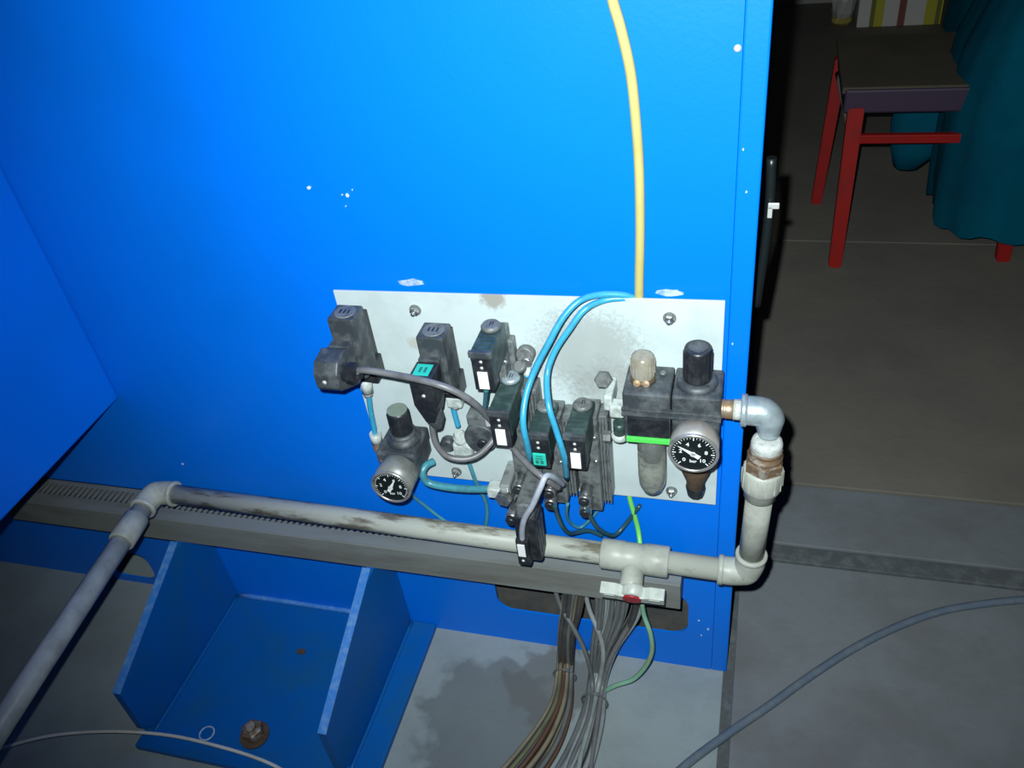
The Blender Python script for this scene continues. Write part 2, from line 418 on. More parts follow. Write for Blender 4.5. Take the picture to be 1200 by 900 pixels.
# paint chips on the panel
for x, z, s in ((-0.561, 0.932, 3), (-0.509, 0.921, 2.4), (-0.516, 0.922, 1.2), (-1.133, 0.474, 2), (-0.972, 0.389, 2.2), (-0.50, 0.929, 1.0), (-0.515, 0.906, 1.0),
                (-0.020, 0.98, 1.5), (-0.014, 0.93, 1.2), (-0.02, 0.72, 1.6), (-0.012, 0.60, 1.4), (-0.74, 0.20, 2), (-0.034, 0.12, 2.0), (-0.05, 0.14, 1.6), (-0.045, 0.10, 1.4)):
    b = MB(); k = random.Random(int(x*1e4)); n = 7
    b.prism([(x+s*.001*math.cos(2*math.pi*i/n)*k.uniform(.5, 1.2), z+s*.001*math.sin(2*math.pi*i/n)*k.uniform(.6, 1.5)) for i in range(n)], 'y', PY-0.0027, PY-0.0015)
    part('paint_chip', b, M['chip'], cab)
b = MB().lathe([(0.004, 0), (0.004, 0.001), (0.0025, 0.0025), (0, 0.003)], (-0.031, PY, 1.087), (0, -1, 0), 12)
part('screw_head', b, M['clip'], cab)
for x, wd in ((-0.448, 0.020), (-0.100, 0.018)):
    k = random.Random(int(x*1e4)); n = 14
    b = MB().prism([(x+wd*math.cos(2*math.pi*i/n)*k.uniform(.7, 1.1), 0.7925+0.0055*math.sin(2*math.pi*i/n)*k.uniform(.5, 1.2)) for i in range(n)], 'y', PY-0.001, PY+0.0005)
    part('sealant_smear', b, M['residue'], cab)
# latch lever on the cabinet's far side
b = MB().tube([(0.012, 0.15, 0.91), (0.014, 0.15, 0.85), (0.012, 0.15, 0.78), (0.006, 0.15, 0.69)], 0.0065, 8)
lv = part('latch_lever', b, M['dial'], cab)
part('latch_tip', MB().box(0.012, 0.026, 0.138, 0.142, 0.845, 0.853, 0.001).box(0.012, 0.018, 0.138, 0.142, 0.832, 0.848, 0.001), M['clip'], lv)

# ================================================================== CABLE TRUNKING
duct = thing('cable_trunking', 'long grey slotted cable trunking fixed low across the blue cabinet', 'cable trunking', (-0.8, -0.02, 0.248))
DX0, DX1, DZ0, DZ1, DY = -1.380, -0.076, 0.248, 0.306, -0.050
b = MB()
b.box(DX0, DX1, DY-0.0015, DY, DZ0-0.0005, DZ1, 0.0006)
part('cover', b, M['duct'], duct)
b = MB().box(DX0, DX1, 0.0115, PY-0.0005, DZ0, DZ1)
part('back_wall', b, M['duct'], duct)
part('top_rail', MB().box(DX0, DX1, DY, DY+0.024, DZ1-0.0015, DZ1), M['duct'], duct)
part('cover_lip', MB().box(DX0, DX1, DY-0.0030, DY-0.0014, DZ1-0.016, DZ1, 0.0006), M['duct'], duct)
part('top_rail', MB().box(DX0, DX1, 0.002, PY-0.0005, DZ1-0.0015, DZ1), M['duct'], duct)
part('bottom_rail', MB().box(DX0, DX1, DY, DY+0.008, DZ0, DZ0+0.0015), M['duct'], duct)
part('end_cap', MB().box(DX1-0.0015, DX1, DY, PY-0.0005, DZ0+0.002, DZ1-0.002), M['duct'], duct)
fm_ = None
n = 0
x = DX0+0.004
while x < DX1-0.006:
    if fm_ is None:
        fo = part('finger', MB().box(x, x+0.0060, DY+0.024, 0.002, DZ1-0.0015, DZ1), M['duct'], duct); fm_ = fo; fx = x
    else:
        c = fm_.copy(); COL.objects.link(c); c.location = (x-fx, 0, 0)
    x += 0.0118; n += 1

# ================================================================== MOUNTING PLATE
pl = thing('mounting_plate', 'pale grey rectangular steel plate bolted to the blue cabinet, holding the valves', 'plate', (-0.295, 0.002, 0.436))
b = MB().prism([(-0.561, 0.783), (-0.561, 0.436), (-0.031, 0.436), (-0.031, 0.791)], 'y', 0.0, 0.003, 0.0006)
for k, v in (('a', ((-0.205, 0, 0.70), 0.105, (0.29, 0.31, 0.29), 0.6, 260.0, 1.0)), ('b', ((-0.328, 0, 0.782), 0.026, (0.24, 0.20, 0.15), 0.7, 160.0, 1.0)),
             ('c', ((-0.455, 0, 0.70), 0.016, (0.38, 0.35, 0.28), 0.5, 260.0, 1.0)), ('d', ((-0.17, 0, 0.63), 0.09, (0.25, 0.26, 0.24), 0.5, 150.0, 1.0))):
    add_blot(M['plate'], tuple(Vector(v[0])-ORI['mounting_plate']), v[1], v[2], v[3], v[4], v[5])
part('plate_sheet', b, M['plate'], pl)
for x, z in ((-0.443, 0.757), (-0.098, 0.763), (-0.432, 0.453), (-0.095, 0.457)):
    b = MB().lathe([(0.0085, 0), (0.0085, 0.0015)], (x, 0, z), (0, -1, 0), 18)
    part('washer', b, M['nut_grey'], pl)
    b = MB().lathe([(0.006, 0), (0.0068, 0.0005), (0.0068, 0.005), (0.0055, 0.006)], (x, -0.0015, z), (0, -1, 0), 6, flat=True)
    b.lathe([(0.003, 0), (0.003, 0.005), (0.002, 0.006)], (x, -0.0075, z), (0, -1, 0), 10)
    part('bolt', b, M['steel'], pl)
for x, z in ((-0.50, 0.75), (-0.06, 0.75), (-0.50, 0.47), (-0.06, 0.47)):
    part('spacer', MB().cyl((x, 0.003, z), (x, PY, z), 0.006), M['nut_grey'], pl)

# ================================================================== VALVES
def nut_disc(x, y, z, r, parent, m_='nut_grey', h=0.006):
    b = MB().lathe([(r, 0), (r, h*0.55), (r*0.82, h), (0, h)], (x, y, z), (0, 0, 1), 20)
    n_ = part('coil_nut', b, M[m_], parent)
    part('nut_mark', MB().box(x-0.0006, x+0.0006, y-r*.35, y+r*.35, z+h, z+h+0.0006).box(x+0.0028, x+0.0038, y-r*.3, y+r*.3, z+h, z+h+0.0006), M['black'], n_)
    return n_

def din_valve(cx, ztop, zbot, label, plug_kind):
    """solenoid with an upright square coil and a plug on its front"""
    t = thing('solenoid_valve', label, 'valve', (cx, 0, zbot-0.03))
    x0, x1 = cx-0.0200, cx+0.0180
    part('coil', MB().box(x0, x1, -0.058, -0.021, zbot, ztop, 0.0022), M['black_dusty'], t)
    b = MB().lathe([(0.0155, 0), (0.0155, 0.0012), (0.014, 0.002)], (cx, -0.040, ztop-0.0002), (0, 0, 1), 28)
    nt_ = part('coil_cap', b, M['nut_grey'], t)
    b = MB()
    for dx in (-0.006, 0.0, 0.006): b.box(cx+dx-0.0013, cx+dx+0.0013, -0.045, -0.036, ztop+0.0016, ztop+0.0024)
    part('cap_marks', b, M['black'], nt_)
    part('valve_body', MB().box(cx-0.015, cx+0.016, -0.030, 0.0, zbot-0.030, zbot+0.004, 0.002).box(cx-0.010, cx+0.011, -0.022, 0.0, zbot, ztop-0.02, 0.001), M['black'], t)
    if plug_kind == 'side':
        px = cx-0.006
        b = MB().box(px-0.014, px+0.017, -0.074, -0.057, zbot+0.014, zbot+0.066, 0.002)
        part('gasket', b, M['black_dusty'], t)
        b = MB().prism([(-0.072, zbot+0.062), (-0.072, zbot+0.010), (-0.078, zbot+0.004), (-0.116, zbot+0.024), (-0.120, zbot+0.030), (-0.120, zbot+0.052), (-0.110, zbot+0.066), (-0.084, zbot+0.070)], 'x', px-0.018, px+0.017, 0.0018)
        pg = part('plug', b, M['black_dusty'], t)
        pg['label'] = 'dark square plug with a side cable gland'
        b = MB().lathe([(0.013, 0), (0.013, 0.008), (0.0155, 0.009), (0.0155, 0.020), (0.009, 0.023), (0.0075, 0.026)], (px+0.016, -0.100, zbot+0.044), (1, -0.05, -0.05), 10, flat=True)
        part('cable_gland', b, M['black'], pg)
        b = MB().lathe([(0.0034, 0), (0.0030, 0.0012), (0, 0.0018)], (px-0.004, -0.120, zbot+0.040), (0, -1, 0), 10)
        part('plug_screw', b, M['clip'], pg)
    else:
        px = cx-0.004
        zp = zbot+0.020
        part('gasket', MB().box(px-0.015, px+0.015, -0.068, -0.057, zp+0.001, zp+0.046, 0.002), M['black_dusty'], t)
        b = MB().prism([(px-0.0165, zp+0.043), (px+0.0165, zp+0.043), (px+0.0165, zp-0.004), (px+0.008, zp-0.034), (px-0.004, zp-0.034), (px-0.0165, zp-0.004)], 'y', -0.104, -0.067, 0.002)
        pg = part('plug', b, M['black'], t)
        pg['label'] = 'black tapering plug with turquoise top label'
        part('plug_label', MB().box(px-0.012, px+0.010, -0.098, -0.074, zp+0.0430, zp+0.0438, 0.0002), M['green_label'], pg)
        b = MB()
        for dx in (-0.006, 0.001): b.box(px+dx, px+dx+0.0035, -0.092, -0.081, zp+0.0438, zp+0.0442)
        part('label_print', b, M['green_print'], pg)
        b = MB().lathe([(0.0028, 0), (0.0026, 0.0012), (0, 0.0018)], (px+0.001, -0.104, zp+0.014), (0, -1, 0), 10)
        part('plug_screw', b, M['clip'], pg)
        b = MB().lathe([(0.012, 0), (0.0125, 0.012), (0.0085, 0.022), (0.0065, 0.027)], (px+0.002, -0.088, zp-0.026), (0.05, 0, -1), 10, flat=True)
        part('cable_gland', b, M['black_dusty'], pg)
    return t

v1 = din_valve(-0.5270, 0.775, 0.676, 'leftmost tall black solenoid valve with square plug, overhanging the plate edge', 'side')
v2 = din_valve(-0.4035, 0.753, 0.658, 'second tall black solenoid valve with turquoise label on its plug', 'down')

def fitting(axis_p0, axis_p1, r, parent, ring='steel', body='black', name='push_fitting'):
    p0, p1 = Vector(axis_p0), Vector(axis_p1)
    L = (p1-p0).length; ax = (p1-p0)
    b = MB().lathe([(r*0.95, 0), (r*0.95, L*0.62), (r, L*0.64), (r, L*0.86), (r*0.9, L*0.9)], p0, ax, 18)
    f = part(name, b, M[ring], parent)
    b = MB().lathe([(r*0.82, 0), (r*0.82, L*0.12), (r*0.62, L*0.16)], p0+ax.normalized()*L*0.9, ax, 16)
    part('release_ring', b, M[body], f)
    return f

def pilot_valve(xc, zt, y1, label, bw=0.019, lab='label', body=None, nut='nut_grey', fins=True, ports=2, w=0.0145, ch=0.046, print_=False, coilmat='green_black'):
    """small valve: coil lying towards the viewer over an aluminium body"""
    x0, x1 = xc-w, xc+w
    zb = zt-0.10 if body is None else body
    t = thing('pilot_valve', label, 'valve', (xc, 0, zb))
    b = MB().box(x0, x1, y1+0.004, -0.018, zt-ch, zt, 0.003)
    c = part('coil', b, M[coilmat], t)
    b = MB()
    for k in range(5):
        yy = y1+0.012+k*0.0085
        b.box(x0+0.002, x1-0.002, yy, yy+0.0035, zt-0.0005, zt+0.0009)
    part('coil_ribs', b, M[coilmat], c)
    part('coil_lip', MB().box(x0-0.0012, x1+0.0012, y1, y1+0.006, zt-0.008, zt+0.0012, 0.001), M['black_dusty'], c)
    nut_disc(xc, -0.034, zt+0.0005, 0.0135, t, nut, 0.007)
    # connector on the front
    b = MB().box(x0+0.001, x1-0.001, y1+0.001, y1+0.024, zt-0.060, zt-0.008, 0.0015)
    pg = part('connector', b, M['black'], t)
    for dz in (0.0135, 0.023):
        part('terminal_screw', MB().lathe([(0.0024, 0), (0.0024, 0.001), (0, 0.0016)], (xc, y1+0.001, zt-dz), (0, -1, 0), 8), M['clip'], pg)
    b = MB().box(xc-0.0068, xc+0.0068, y1-0.0012, y1+0.001, zt-0.056, zt-0.029, 0.0005)
    if lab == 'green_label':
        b = MB().box(xc-0.0092, xc+0.0092, y1-0.0012, y1+0.001, zt-0.054, zt-0.032, 0.0015)
    part('label_plate', b, M[lab], pg)
    if print_:
        b = MB().box(xc-0.0055, xc-0.001, y1-0.0017, y1-0.0012, zt-0.050, zt-0.044).box(xc-0.0055, xc+0.005, y1-0.0017, y1-0.0012, zt-0.042, zt-0.040).box(xc+0.001, xc+0.0055, y1-0.0017, y1-0.0012, zt-0.050, zt-0.044).box(xc-0.0045, xc+0.0045, y1-0.0017, y1-0.0012, zt-0.0375, zt-0.036)
        part('label_print', b, M['green_print'], pg)
    # aluminium body behind and below
    b = MB().box(xc-0.013, xc+bw, -0.040, 0.0, zb, zt-0.012, 0.002)
    bd = part('valve_body', b, M['alu'], t)
    if fins:
        b = MB()
        b.box(xc+0.019, xc+0.032, -0.030, 0.0, zb+0.012, zt-0.018, 0.002)
        for k in range(4): b.box(xc+0.018+k*0.0045, xc+0.0195+k*0.0045, -0.036, -0.030, zb+0.014, zt-0.022, 0.0004)
        part('ribbed_flank', b, M['alu'], bd)
    for dz in (0.030, 0.075):
        if zt-dz-0.03 > zb:
            part('body_screw', MB().lathe([(0.0042, 0), (0.0042, 0.002), (0.0025, 0.003)], (xc+0.0145, -0.040, zt-dz-0.02), (0, -1, 0), 10), M['steel'], bd)
    for k in range(ports):
        z = zb+0.026+k*0.023
        f = fitting((xc-0.001, -0.040, z), (xc-0.001, -0.070, z-0.004), 0.0095, t, 'steel', 'black', 'port_fitting')
    return t

vC = pilot_valve(-0.3245, 0.757, -0.091, 'topmost small pilot valve with soot mark above it', bw=0.0135, body=0.655, fins=False, ports=0)
vD = pilot_valve(-0.308, 0.673, -0.104, 'small pilot valve with blue-grey nut, diagonally below the topmost one', body=0.450, nut='galv', ports=2)
vE = pilot_valve(-0.2625, 0.628, -0.092, 'small pilot valve with turquoise label plate, between the light blue tubes', lab='green_label', body=0.448, print_=True, ports=2)
vF = pilot_valve(-0.211, 0.635, -0.096, 'rightmost small pilot valve with ribbed flank, beside the clear bowl', body=0.440, ports=2)
# extra housings of the valve block
part('side_port', MB().lathe([(0.007, 0), (0.007, 0.010), (0.009, 0.011), (0.009, 0.019), (0.007, 0.021)], (-0.296, -0.012, 0.672), (-0.1, -0.6, 1), 14), M['nut_grey'], vC)
part('valve_foot', MB().box(-0.340, -0.304, -0.016, 0, 0.652, 0.725, 0.002), M['alu'], vC)
f = fitting((-0.318, -0.030, 0.668), (-0.318, -0.045, 0.655), 0.007, vC, 'white_plastic', 'blue_tube', 'tube_fitting')

# knob with pale face beside the topmost pilot valve
t = thing('flow_control', 'small dark round flow control with pale face beside the topmost pilot valve', 'valve', (-0.291, 0, 0.688))
part('collar', MB().lathe([(0.013, 0), (0.013, 0.012), (0.011, 0.014)], (-0.291, 0, 0.696), (0, -1, 0.2), 22), M['nut_grey'], t)
part('face', MB().lathe([(0.008, 0), (0.008, 0.004), (0.006, 0.006), (0, 0.006)], (-0.289, -0.013, 0.690), (0, -1, 0.2), 20), M['steel'], t)
f = fitting((-0.289, -0.012, 0.684), (-0.289, -0.018, 0.668), 0.0055, t, 'white_plastic', 'blue_tube', 'tube_fitting')

# hanging pilot coil below the block
t = thing('hanging_pilot_valve', 'black pilot coil with white label hanging in front of the grey pipe', 'valve', (-0.29, -0.09, 0.385))
b = MB().prism([(-0.1125, 0.486), (-0.080, 0.486), (-0.082, 0.402), (-0.108, 0.396), (-0.1165, 0.402), (-0.1165, 0.455)], 'x', -0.3055, -0.2715, 0.0025)
hv = part('coil', b, M['black'], t)
part('coil_ribs', MB().box(-0.2722, -0.2705, -0.106, -0.100, 0.41, 0.475).box(-0.2722, -0.2705, -0.094, -0.088, 0.41, 0.475), M['black_dusty'], hv)
part('connector', MB().box(-0.3045, -0.2855, -0.126, -0.115, 0.399, 0.452, 0.0025), M['black'], t)
part('label_plate', MB().box(-0.3015, -0.2905, -0.1275, -0.1255, 0.420, 0.445, 0.0004), M['label'], t)
part('terminal_screw', MB().lathe([(0.0026, 0), (0.0026, 0.001), (0, 0.0018)], (-0.296, -0.126, 0.410), (0, -1, 0), 8), M['clip'], t)
part('neck', MB().box(-0.301, -0.276, -0.112, -0.040, 0.484, 0.512, 0.003), M['alu'], t)
f = fitting((-0.318, -0.04, 0.455), (-0.322, -0.085, 0.445), 0.010, t, 'steel', 'black', 'port_fitting')

# brass / white fittings feeding the block
t = thing('tube_fitting', 'white tube fitting where the thick teal tube enters the valve block', 'fitting', (-0.353, -0.05, 0.463))
part('body', MB().box(-0.361, -0.341, -0.062, -0.040, 0.466, 0.484, 0.002), M['white_plastic'], t)
part('elbow', MB().box(-0.343, -0.326, -0.058, 0.0, 0.455, 0.490, 0.004), M['alu_light'], t)
part('nut', MB().lathe([(0.012, 0), (0.0135, 0.002), (0.0135, 0.011), (0.012, 0.013)], (-0.334, -0.056, 0.470), (-0.2, -1, 0), 6, flat=True), M['steel'], t)

# round flow regulator under the second plug
t = thing('flow_regulator', 'dusty dark round disc regulator beneath the loop of grey cable', 'regulator', (-0.372, 0, 0.53))
part('disc', MB().lathe([(0.024, 0), (0.025, 0.003), (0.025, 0.018), (0.023, 0.021), (0, 0.021)], (-0.370, -0.010, 0.552), (0, -1, 0.1), 32), M['black_dusty'], t)
part('hub', MB().lathe([(0.008, 0), (0.008, 0.004), (0.005, 0.005), (0, 0.005)], (-0.366, -0.031, 0.548), (0, -1, 0.1), 16), M['black'], t)
part('bracket', MB().box(-0.388, -0.352, -0.026, 0.0, 0.574, 0.594, 0.003), M['alu'], t)
part('bracket_clip', MB().box(-0.357, -0.350, -0.030, -0.026, 0.58, 0.60, 0.001), M['clip'], t)
t = thing('check_valve', 'small white and dark check valve left of the round disc regulator', 'valve', (-0.412, 0, 0.50))
part('body', MB().lathe([(0.010, 0), (0.011, 0.002), (0.011, 0.014), (0.007, 0.016), (0.007, 0.020)], (-0.407, -0.013, 0.532), (0, -0.3, 1), 14), M['white_plastic'], t)
part('foot', MB().box(-0.420, -0.390, -0.024, 0, 0.508, 0.533, 0.004), M['white_plastic'], t)
part('knob', MB().lathe([(0.011, 0), (0.012, 0.002), (0.012, 0.012), (0.008, 0.016), (0, 0.016)], (-0.432, -0.004, 0.521), (0.1, -1, 0.1), 18), M['black_dusty'], t)
t = thing('tube_fitting', 'white elbow fitting under the second tall black valve', 'fitting', (-0.405, 0, 0.60))
part('body', MB().box(-0.414, -0.391, -0.026, -0.002, 0.606, 0.626, 0.003), M['white_plastic'], t)
part('stub', MB().cyl((-0.405, -0.015, 0.608), (-0.405, -0.015, 0.600), 0.007), M['clip'], t)
t = thing('tube_fitting', 'white fitting below the leftmost tall valve, top of the short blue tube', 'fitting', (-0.538, -0.02, 0.615))
part('body', MB().cyl((-0.536, -0.02, 0.646), (-0.5385, -0.02, 0.620), 0.0085), M['white_plastic'], t)
part('stub', MB().cyl((-0.5385, -0.02, 0.622), (-0.539, -0.02, 0.614), 0.0068), M['clip'], t)
t = thing('tube_fitting', 'white elbow fitting at the foot of the short blue tube, beside the left regulator', 'fitting', (-0.546, -0.02, 0.51))
part('body', MB().cyl((-0.5455, -0.02, 0.538), (-0.5462, -0.02, 0.520), 0.009), M['white_plastic'], t)
part('elbow', MB().tube([(-0.546, -0.02, 0.521), (-0.545, -0.022, 0.511), (-0.538, -0.026, 0.506), (-0.520, -0.032, 0.508)], 0.0085, 12), M['brass'], t)

t = thing('inlet_fitting', 'white and teal fitting between the rightmost pilot valve and the filter unit', 'fitting', (-0.165, -0.03, 0.57))
part('body', MB().box(-0.172, -0.1525, -0.050, -0.030, 0.632, 0.652, 0.003).box(-0.180, -0.168, -0.046, -0.0, 0.640, 0.665, 0.003), M['white_plastic'], t)
part('nut', MB().lathe([(0.010, 0), (0.012, 0.002), (0.012, 0.010), (0.010, 0.012)], (-0.182, -0.02, 0.676), (0, -1, 0.3), 6, flat=True), M['nut_grey'], t)
part('teal_collar', MB().cyl((-0.160, -0.045, 0.622), (-0.160, -0.045, 0.602), 0.0085), M['green_black'], t)
part('end_cap', MB().lathe([(0.0095, 0), (0.0115, 0.002), (0.0115, 0.008), (0.007, 0.012), (0, 0.013)], (-0.160, -0.045, 0.603), (0, 0, -1), 16), M['white_plastic'], t)
part('side_nut', MB().lathe([(0.0085, 0), (0.0085, 0.010)], (-0.182, -0.045, 0.594), (1, 0, 0), 6, flat=True), M['nut_grey'], t)

# ================================================================== GAUGES
def gauge(parent, c, face_y, back_y, r, m_case, needle_deg, nums, small_txt=True):
    x, z = c
    b = MB().lathe([(r*0.93, 0), (r, 0.002), (r, back_y-face_y-0.004)], (x, back_y, z), (0, -1, 0), 48)
    g = part('gauge_case', b, M[m_case], parent)
    b = MB().lathe([(r*1.03, 0), (r*1.035, 0.001), (r*1.0, 0.0035), (r*0.915, 0.0035), (r*0.90, 0.001)], (x, face_y+0.003, z), (0, -1, 0), 48)
    # hollow rim: remove the two closing discs
    for f in [f for f in b.bm.faces if len(f.verts) > 8]: b.bm.faces.remove(f)
    part('gauge_rim', b, M['rim'], g)
    yd = face_y+0.0012
    part('dial', MB().lathe([(r*0.91, 0), (r*0.91, 0.0006), (0, 0.0006)], (x, face_y+0.0020, z), (0, -1, 0), 40), M['dial'], g)
    b = MB()
    for k in range(31):
        a = math.radians(225-270*k/30); big = k % 5 == 0
        r1, r2, wd = r*0.86, r*(0.70 if big else 0.78), (0.0011 if big else 0.0005)
        rot = Matrix.Rotation(-(a-math.pi/2), 3, 'Y')
        cc = Vector((math.cos(a)*(r1+r2)/2, 0, math.sin(a)*(r1+r2)/2))
        b.box(x+cc.x-wd/2, x+cc.x+wd/2, yd-0.0003, yd, z+cc.z-(r1-r2)/2, z+cc.z+(r1-r2)/2, rot=rot)
    part('scale_marks', b, M['white_print'], g)
    # numerals
    mbn = MB()
    for k, s in enumerate(nums):
        a = math.radians(225-270*k/(len(nums)-1))
        add_text(mbn, s, (x+math.cos(a)*r*0.52, yd-0.0002, z+math.sin(a)*r*0.52), r*0.27)
    add_text(mbn, 'bar', (x, yd-0.0002, z-r*0.42), r*0.22)
    part('numerals', mbn, M['white_print'], g)
    a = math.radians(needle_deg)
    d = Vector((math.cos(a), 0, math.sin(a))); s_ = Vector((-math.sin(a), 0, math.cos(a)))
    b = MB()
    P_ = [d*r*0.74, s_*r*0.075+d*r*0.1, s_*r*0.10-d*r*0.30, -s_*r*0.10-d*r*0.30, -s_*r*0.075+d*r*0.1]
    b.prism([(x+p.x, z+p.z) for p in P_], 'y', yd-0.0022, yd-0.0014)
    b.lathe([(r*0.12, 0), (r*0.12, 0.001)], (x, yd-0.0012, z), (0, -1, 0), 16)
    part('needle', b, M['white_print'], g)
    return g

def add_text(mb, s, loc, size):
    cu = bpy.data.curves.new('txt', 'FONT'); cu.body = s; cu.size = size; cu.align_x = 'CENTER'; cu.align_y = 'CENTER'; cu.resolution_u = 2
    cu.offset = size*0.02
    o = bpy.data.objects.new('txt', cu); COL.objects.link(o)
    bpy.context.view_layer.update()
    me = bpy.data.meshes.new_from_object(o.evaluated_get(bpy.context.evaluated_depsgraph_get()))
    me.transform(Matrix.Translation(Vector(loc)) @ Matrix.Rotation(math.radians(90), 4, 'X'))
    mb.bm.from_mesh(me)
    bpy.data.objects.remove(o); bpy.data.curves.remove(cu); bpy.data.meshes.remove(me)

def knob(name, parent, x, y, z0, z1, r, body='black', cap=None, ring=True, seg=36, tilt=(0, 0, 1)):
    L = z1-z0
    b = MB()
    b.lathe([(r*0.96, 0), (r*1.0, L*0.05), (r*0.97, L*0.9), (r*0.9, L*0.985), (r*0.5, L), (0, L)], (x, y, z0), tilt, seg)
    # grip ribs
    for k in range(18):
        a = 2*math.pi*k/18
        b.box(x+math.cos(a)*r*0.98-0.0007, x+math.cos(a)*r*0.98+0.0007, y+math.sin(a)*r*0.98-0.0007, y+math.sin(a)*r*0.98+0.0007, z0+L*0.08, z0+L*0.86)
    k_ = part(name, b, M[body], parent)
    if cap: part('knob_cap', MB().lathe([(r*0.92, 0), (r*0.90, 0.0015), (0, 0.0018)], (x, y, z1-0.0005), tilt, 32), M[cap], k_)
    if ring:
        b = MB().lathe([(r*1.22, 0), (r*1.25, 0.0015), (r*1.25, 0.004), (r*1.08, 0.006)], (x, y, z0-0.006), (0, 0, 1), 36)
        part('knob_ring', b, M['black_dusty'], k_)
    return k_

# ---- filter, regulator and lubricator unit at the right
t = thing('filter_regulator_unit', 'black filter regulator lubricator unit with green strip and pressure gauge', 'regulator', (-0.09, -0.035, 0.475))
YF, YB = -0.066, -0.004
b = MB().box(-0.0885, -0.0275, YF, YB, 0.652, 0.690, 0.003).box(-0.0885, -0.0285, YF+0.004, YB, 0.612, 0.654, 0.003)
part('regulator_body', b, M['black_dusty'], t)
b = MB().box(-0.1510, -0.0900, YF, YB, 0.652, 0.690, 0.003).box(-0.1505, -0.0905, YF+0.003, YB, 0.604, 0.654, 0.003)
lb = part('lubricator_body', b, M['black_dusty'], t)
b = MB()
for zz in (0.6535, 0.6615): b.box(-0.1525, -0.0268, YF-0.0028, YF+0.003, zz, zz+0.0042, 0.0008)
part('front_rib', b, M['black_dusty'], t)
part('front_cover', MB().box(-0.1455, -0.092, YF-0.0005, YF+0.004, 0.618, 0.650, 0.001), M['black'], lb)
part('green_strip', MB().box(-0.1475, -0.0885, YF-0.0018, YF+0.003, 0.6085, 0.6165, 0.0008), M['green_strip'], lb)['label'] = 'bright green strip'
part('cover_screw', MB().lathe([(0.0035, 0), (0.0035, 0.001)], (-0.036, YF+0.0035, 0.640), (0, -1, 0), 12), M['nut_grey'], t)
part('cover_screw', MB().lathe([(0.0045, 0), (0.0045, 0.003), (0.002, 0.004)], (-0.104, -0.022, 0.690), (0, 0, 1), 12), M['nut_grey'], lb)
b = MB().lathe([(0.0255, 0), (0.026, 0.002), (0.0255, 0.005), (0.022, 0.008)], (-0.0595, -0.035, 0.6895), (0, 0, 1), 36)
part('knob_base', b, M['black_dusty'], t)
knob('regulator_knob', t, -0.0595, -0.035, 0.698, 0.746, 0.0180, 'black')
part('knob_emblem', MB().lathe([(0.012, 0), (0.012, 0.0008), (0, 0.001)], (-0.0595, -0.035, 0.7455), (0, 0, 1), 28), M['black_dusty'], t)
# sight dome
b = MB().lathe([(0.0165, 0), (0.0165, 0.004), (0.0150, 0.006)], (-0.128, -0.035, 0.6895), (0, 0, 1), 24)
part('dome_seat', b, M['bronze'], t)
sd = part('sight_dome', MB().lathe([(0.0150, 0), (0.0155, 0.004), (0.0155, 0.026), (0.0140, 0.033), (0.008, 0.036), (0, 0.0365)], (-0.128, -0.035, 0.6945), (0, 0, 1), 28), M['amber'], t)
sd['label'] = 'yellowed clear sight dome'
b = MB()
for k in range(16):
    a = 2*math.pi*k/16; b.box(-0.128+math.cos(a)*0.0152-0.0008, -0.128+math.cos(a)*0.0152+0.0008, -0.035+math.sin(a)*0.0152-0.0008, -0.035+math.sin(a)*0.0152+0.0008, 0.702, 0.722)
part('dome_ribs', b, M['amber'], sd)
b = MB()
for dx in (-0.006, 0.006): b.lathe([(0.0045, 0), (0.0045, 0.003), (0, 0.0035)], (-0.128+dx, -0.049, 0.694), (0, -1, 0.4), 12)
part('dome_screws', b, M['brass'], sd)
part('drip_tube', MB().cyl((-0.128, -0.035, 0.695), (-0.128, -0.035, 0.722), 0.006), M['bronze'], sd)
# clear bowl
bw = part('bowl', MB().lathe([(0.0195, 0), (0.0195, -0.085), (0.0185, -0.100), (0.014, -0.112), (0.006, -0.118), (0, -0.119)], (-0.1185, -0.035, 0.606), (0, 0, 1), 36), M['clear'], t)
bw['label'] = 'dirty clear lubricator bowl'
part('bowl_insert', MB().lathe([(0.014, 0), (0.014, -0.030), (0.009, -0.036), (0.004, -0.075), (0, -0.076)], (-0.1185, -0.035, 0.600), (0, 0, 1), 20), M['nut_grey'], bw)
part('bowl_deposit', MB().lathe([(0.0175, 0), (0.0178, -0.03), (0.0172, -0.045), (0.0125, -0.058), (0, -0.064)], (-0.1185, -0.035, 0.550), (0, 0, 1), 24), M['inner'], bw)
part('bowl_collar', MB().lathe([(0.021, 0), (0.021, -0.008), (0.0198, -0.010)], (-0.1185, -0.035, 0.608), (0, 0, 1), 30), M['black'], bw)
# bronze filter bowl
b = MB().lathe([(0.0205, 0), (0.0205, -0.064), (0.0195, -0.075), (0.0135, -0.092), (0.0125, -0.094), (0.0125, -0.110), (0.009, -0.113), (0, -0.113)], (-0.0585, -0.035, 0.612), (0, 0, 1), 28)
part('filter_bowl', b, M['bronze'], t)['label'] = 'brown filter bowl behind the gauge'
part('drain', MB().lathe([(0.0130, 0), (0.0135, -0.004), (0.0115, -0.016), (0.007, -0.018), (0, -0.018)], (-0.0585, -0.035, 0.508), (0, 0, 1), 10, flat=True), M['black'], t)
part('gauge_stem', MB().cyl((-0.057, YF+0.006, 0.640), (-0.057, -0.085, 0.641), 0.008, seg=12), M['brass'], t)
gauge(t, (-0.057, 0.6375), -0.1120, -0.080, 0.0305, 'gauge_case_rust', 148, ['0', '2', '4', '6', '8', '10'])

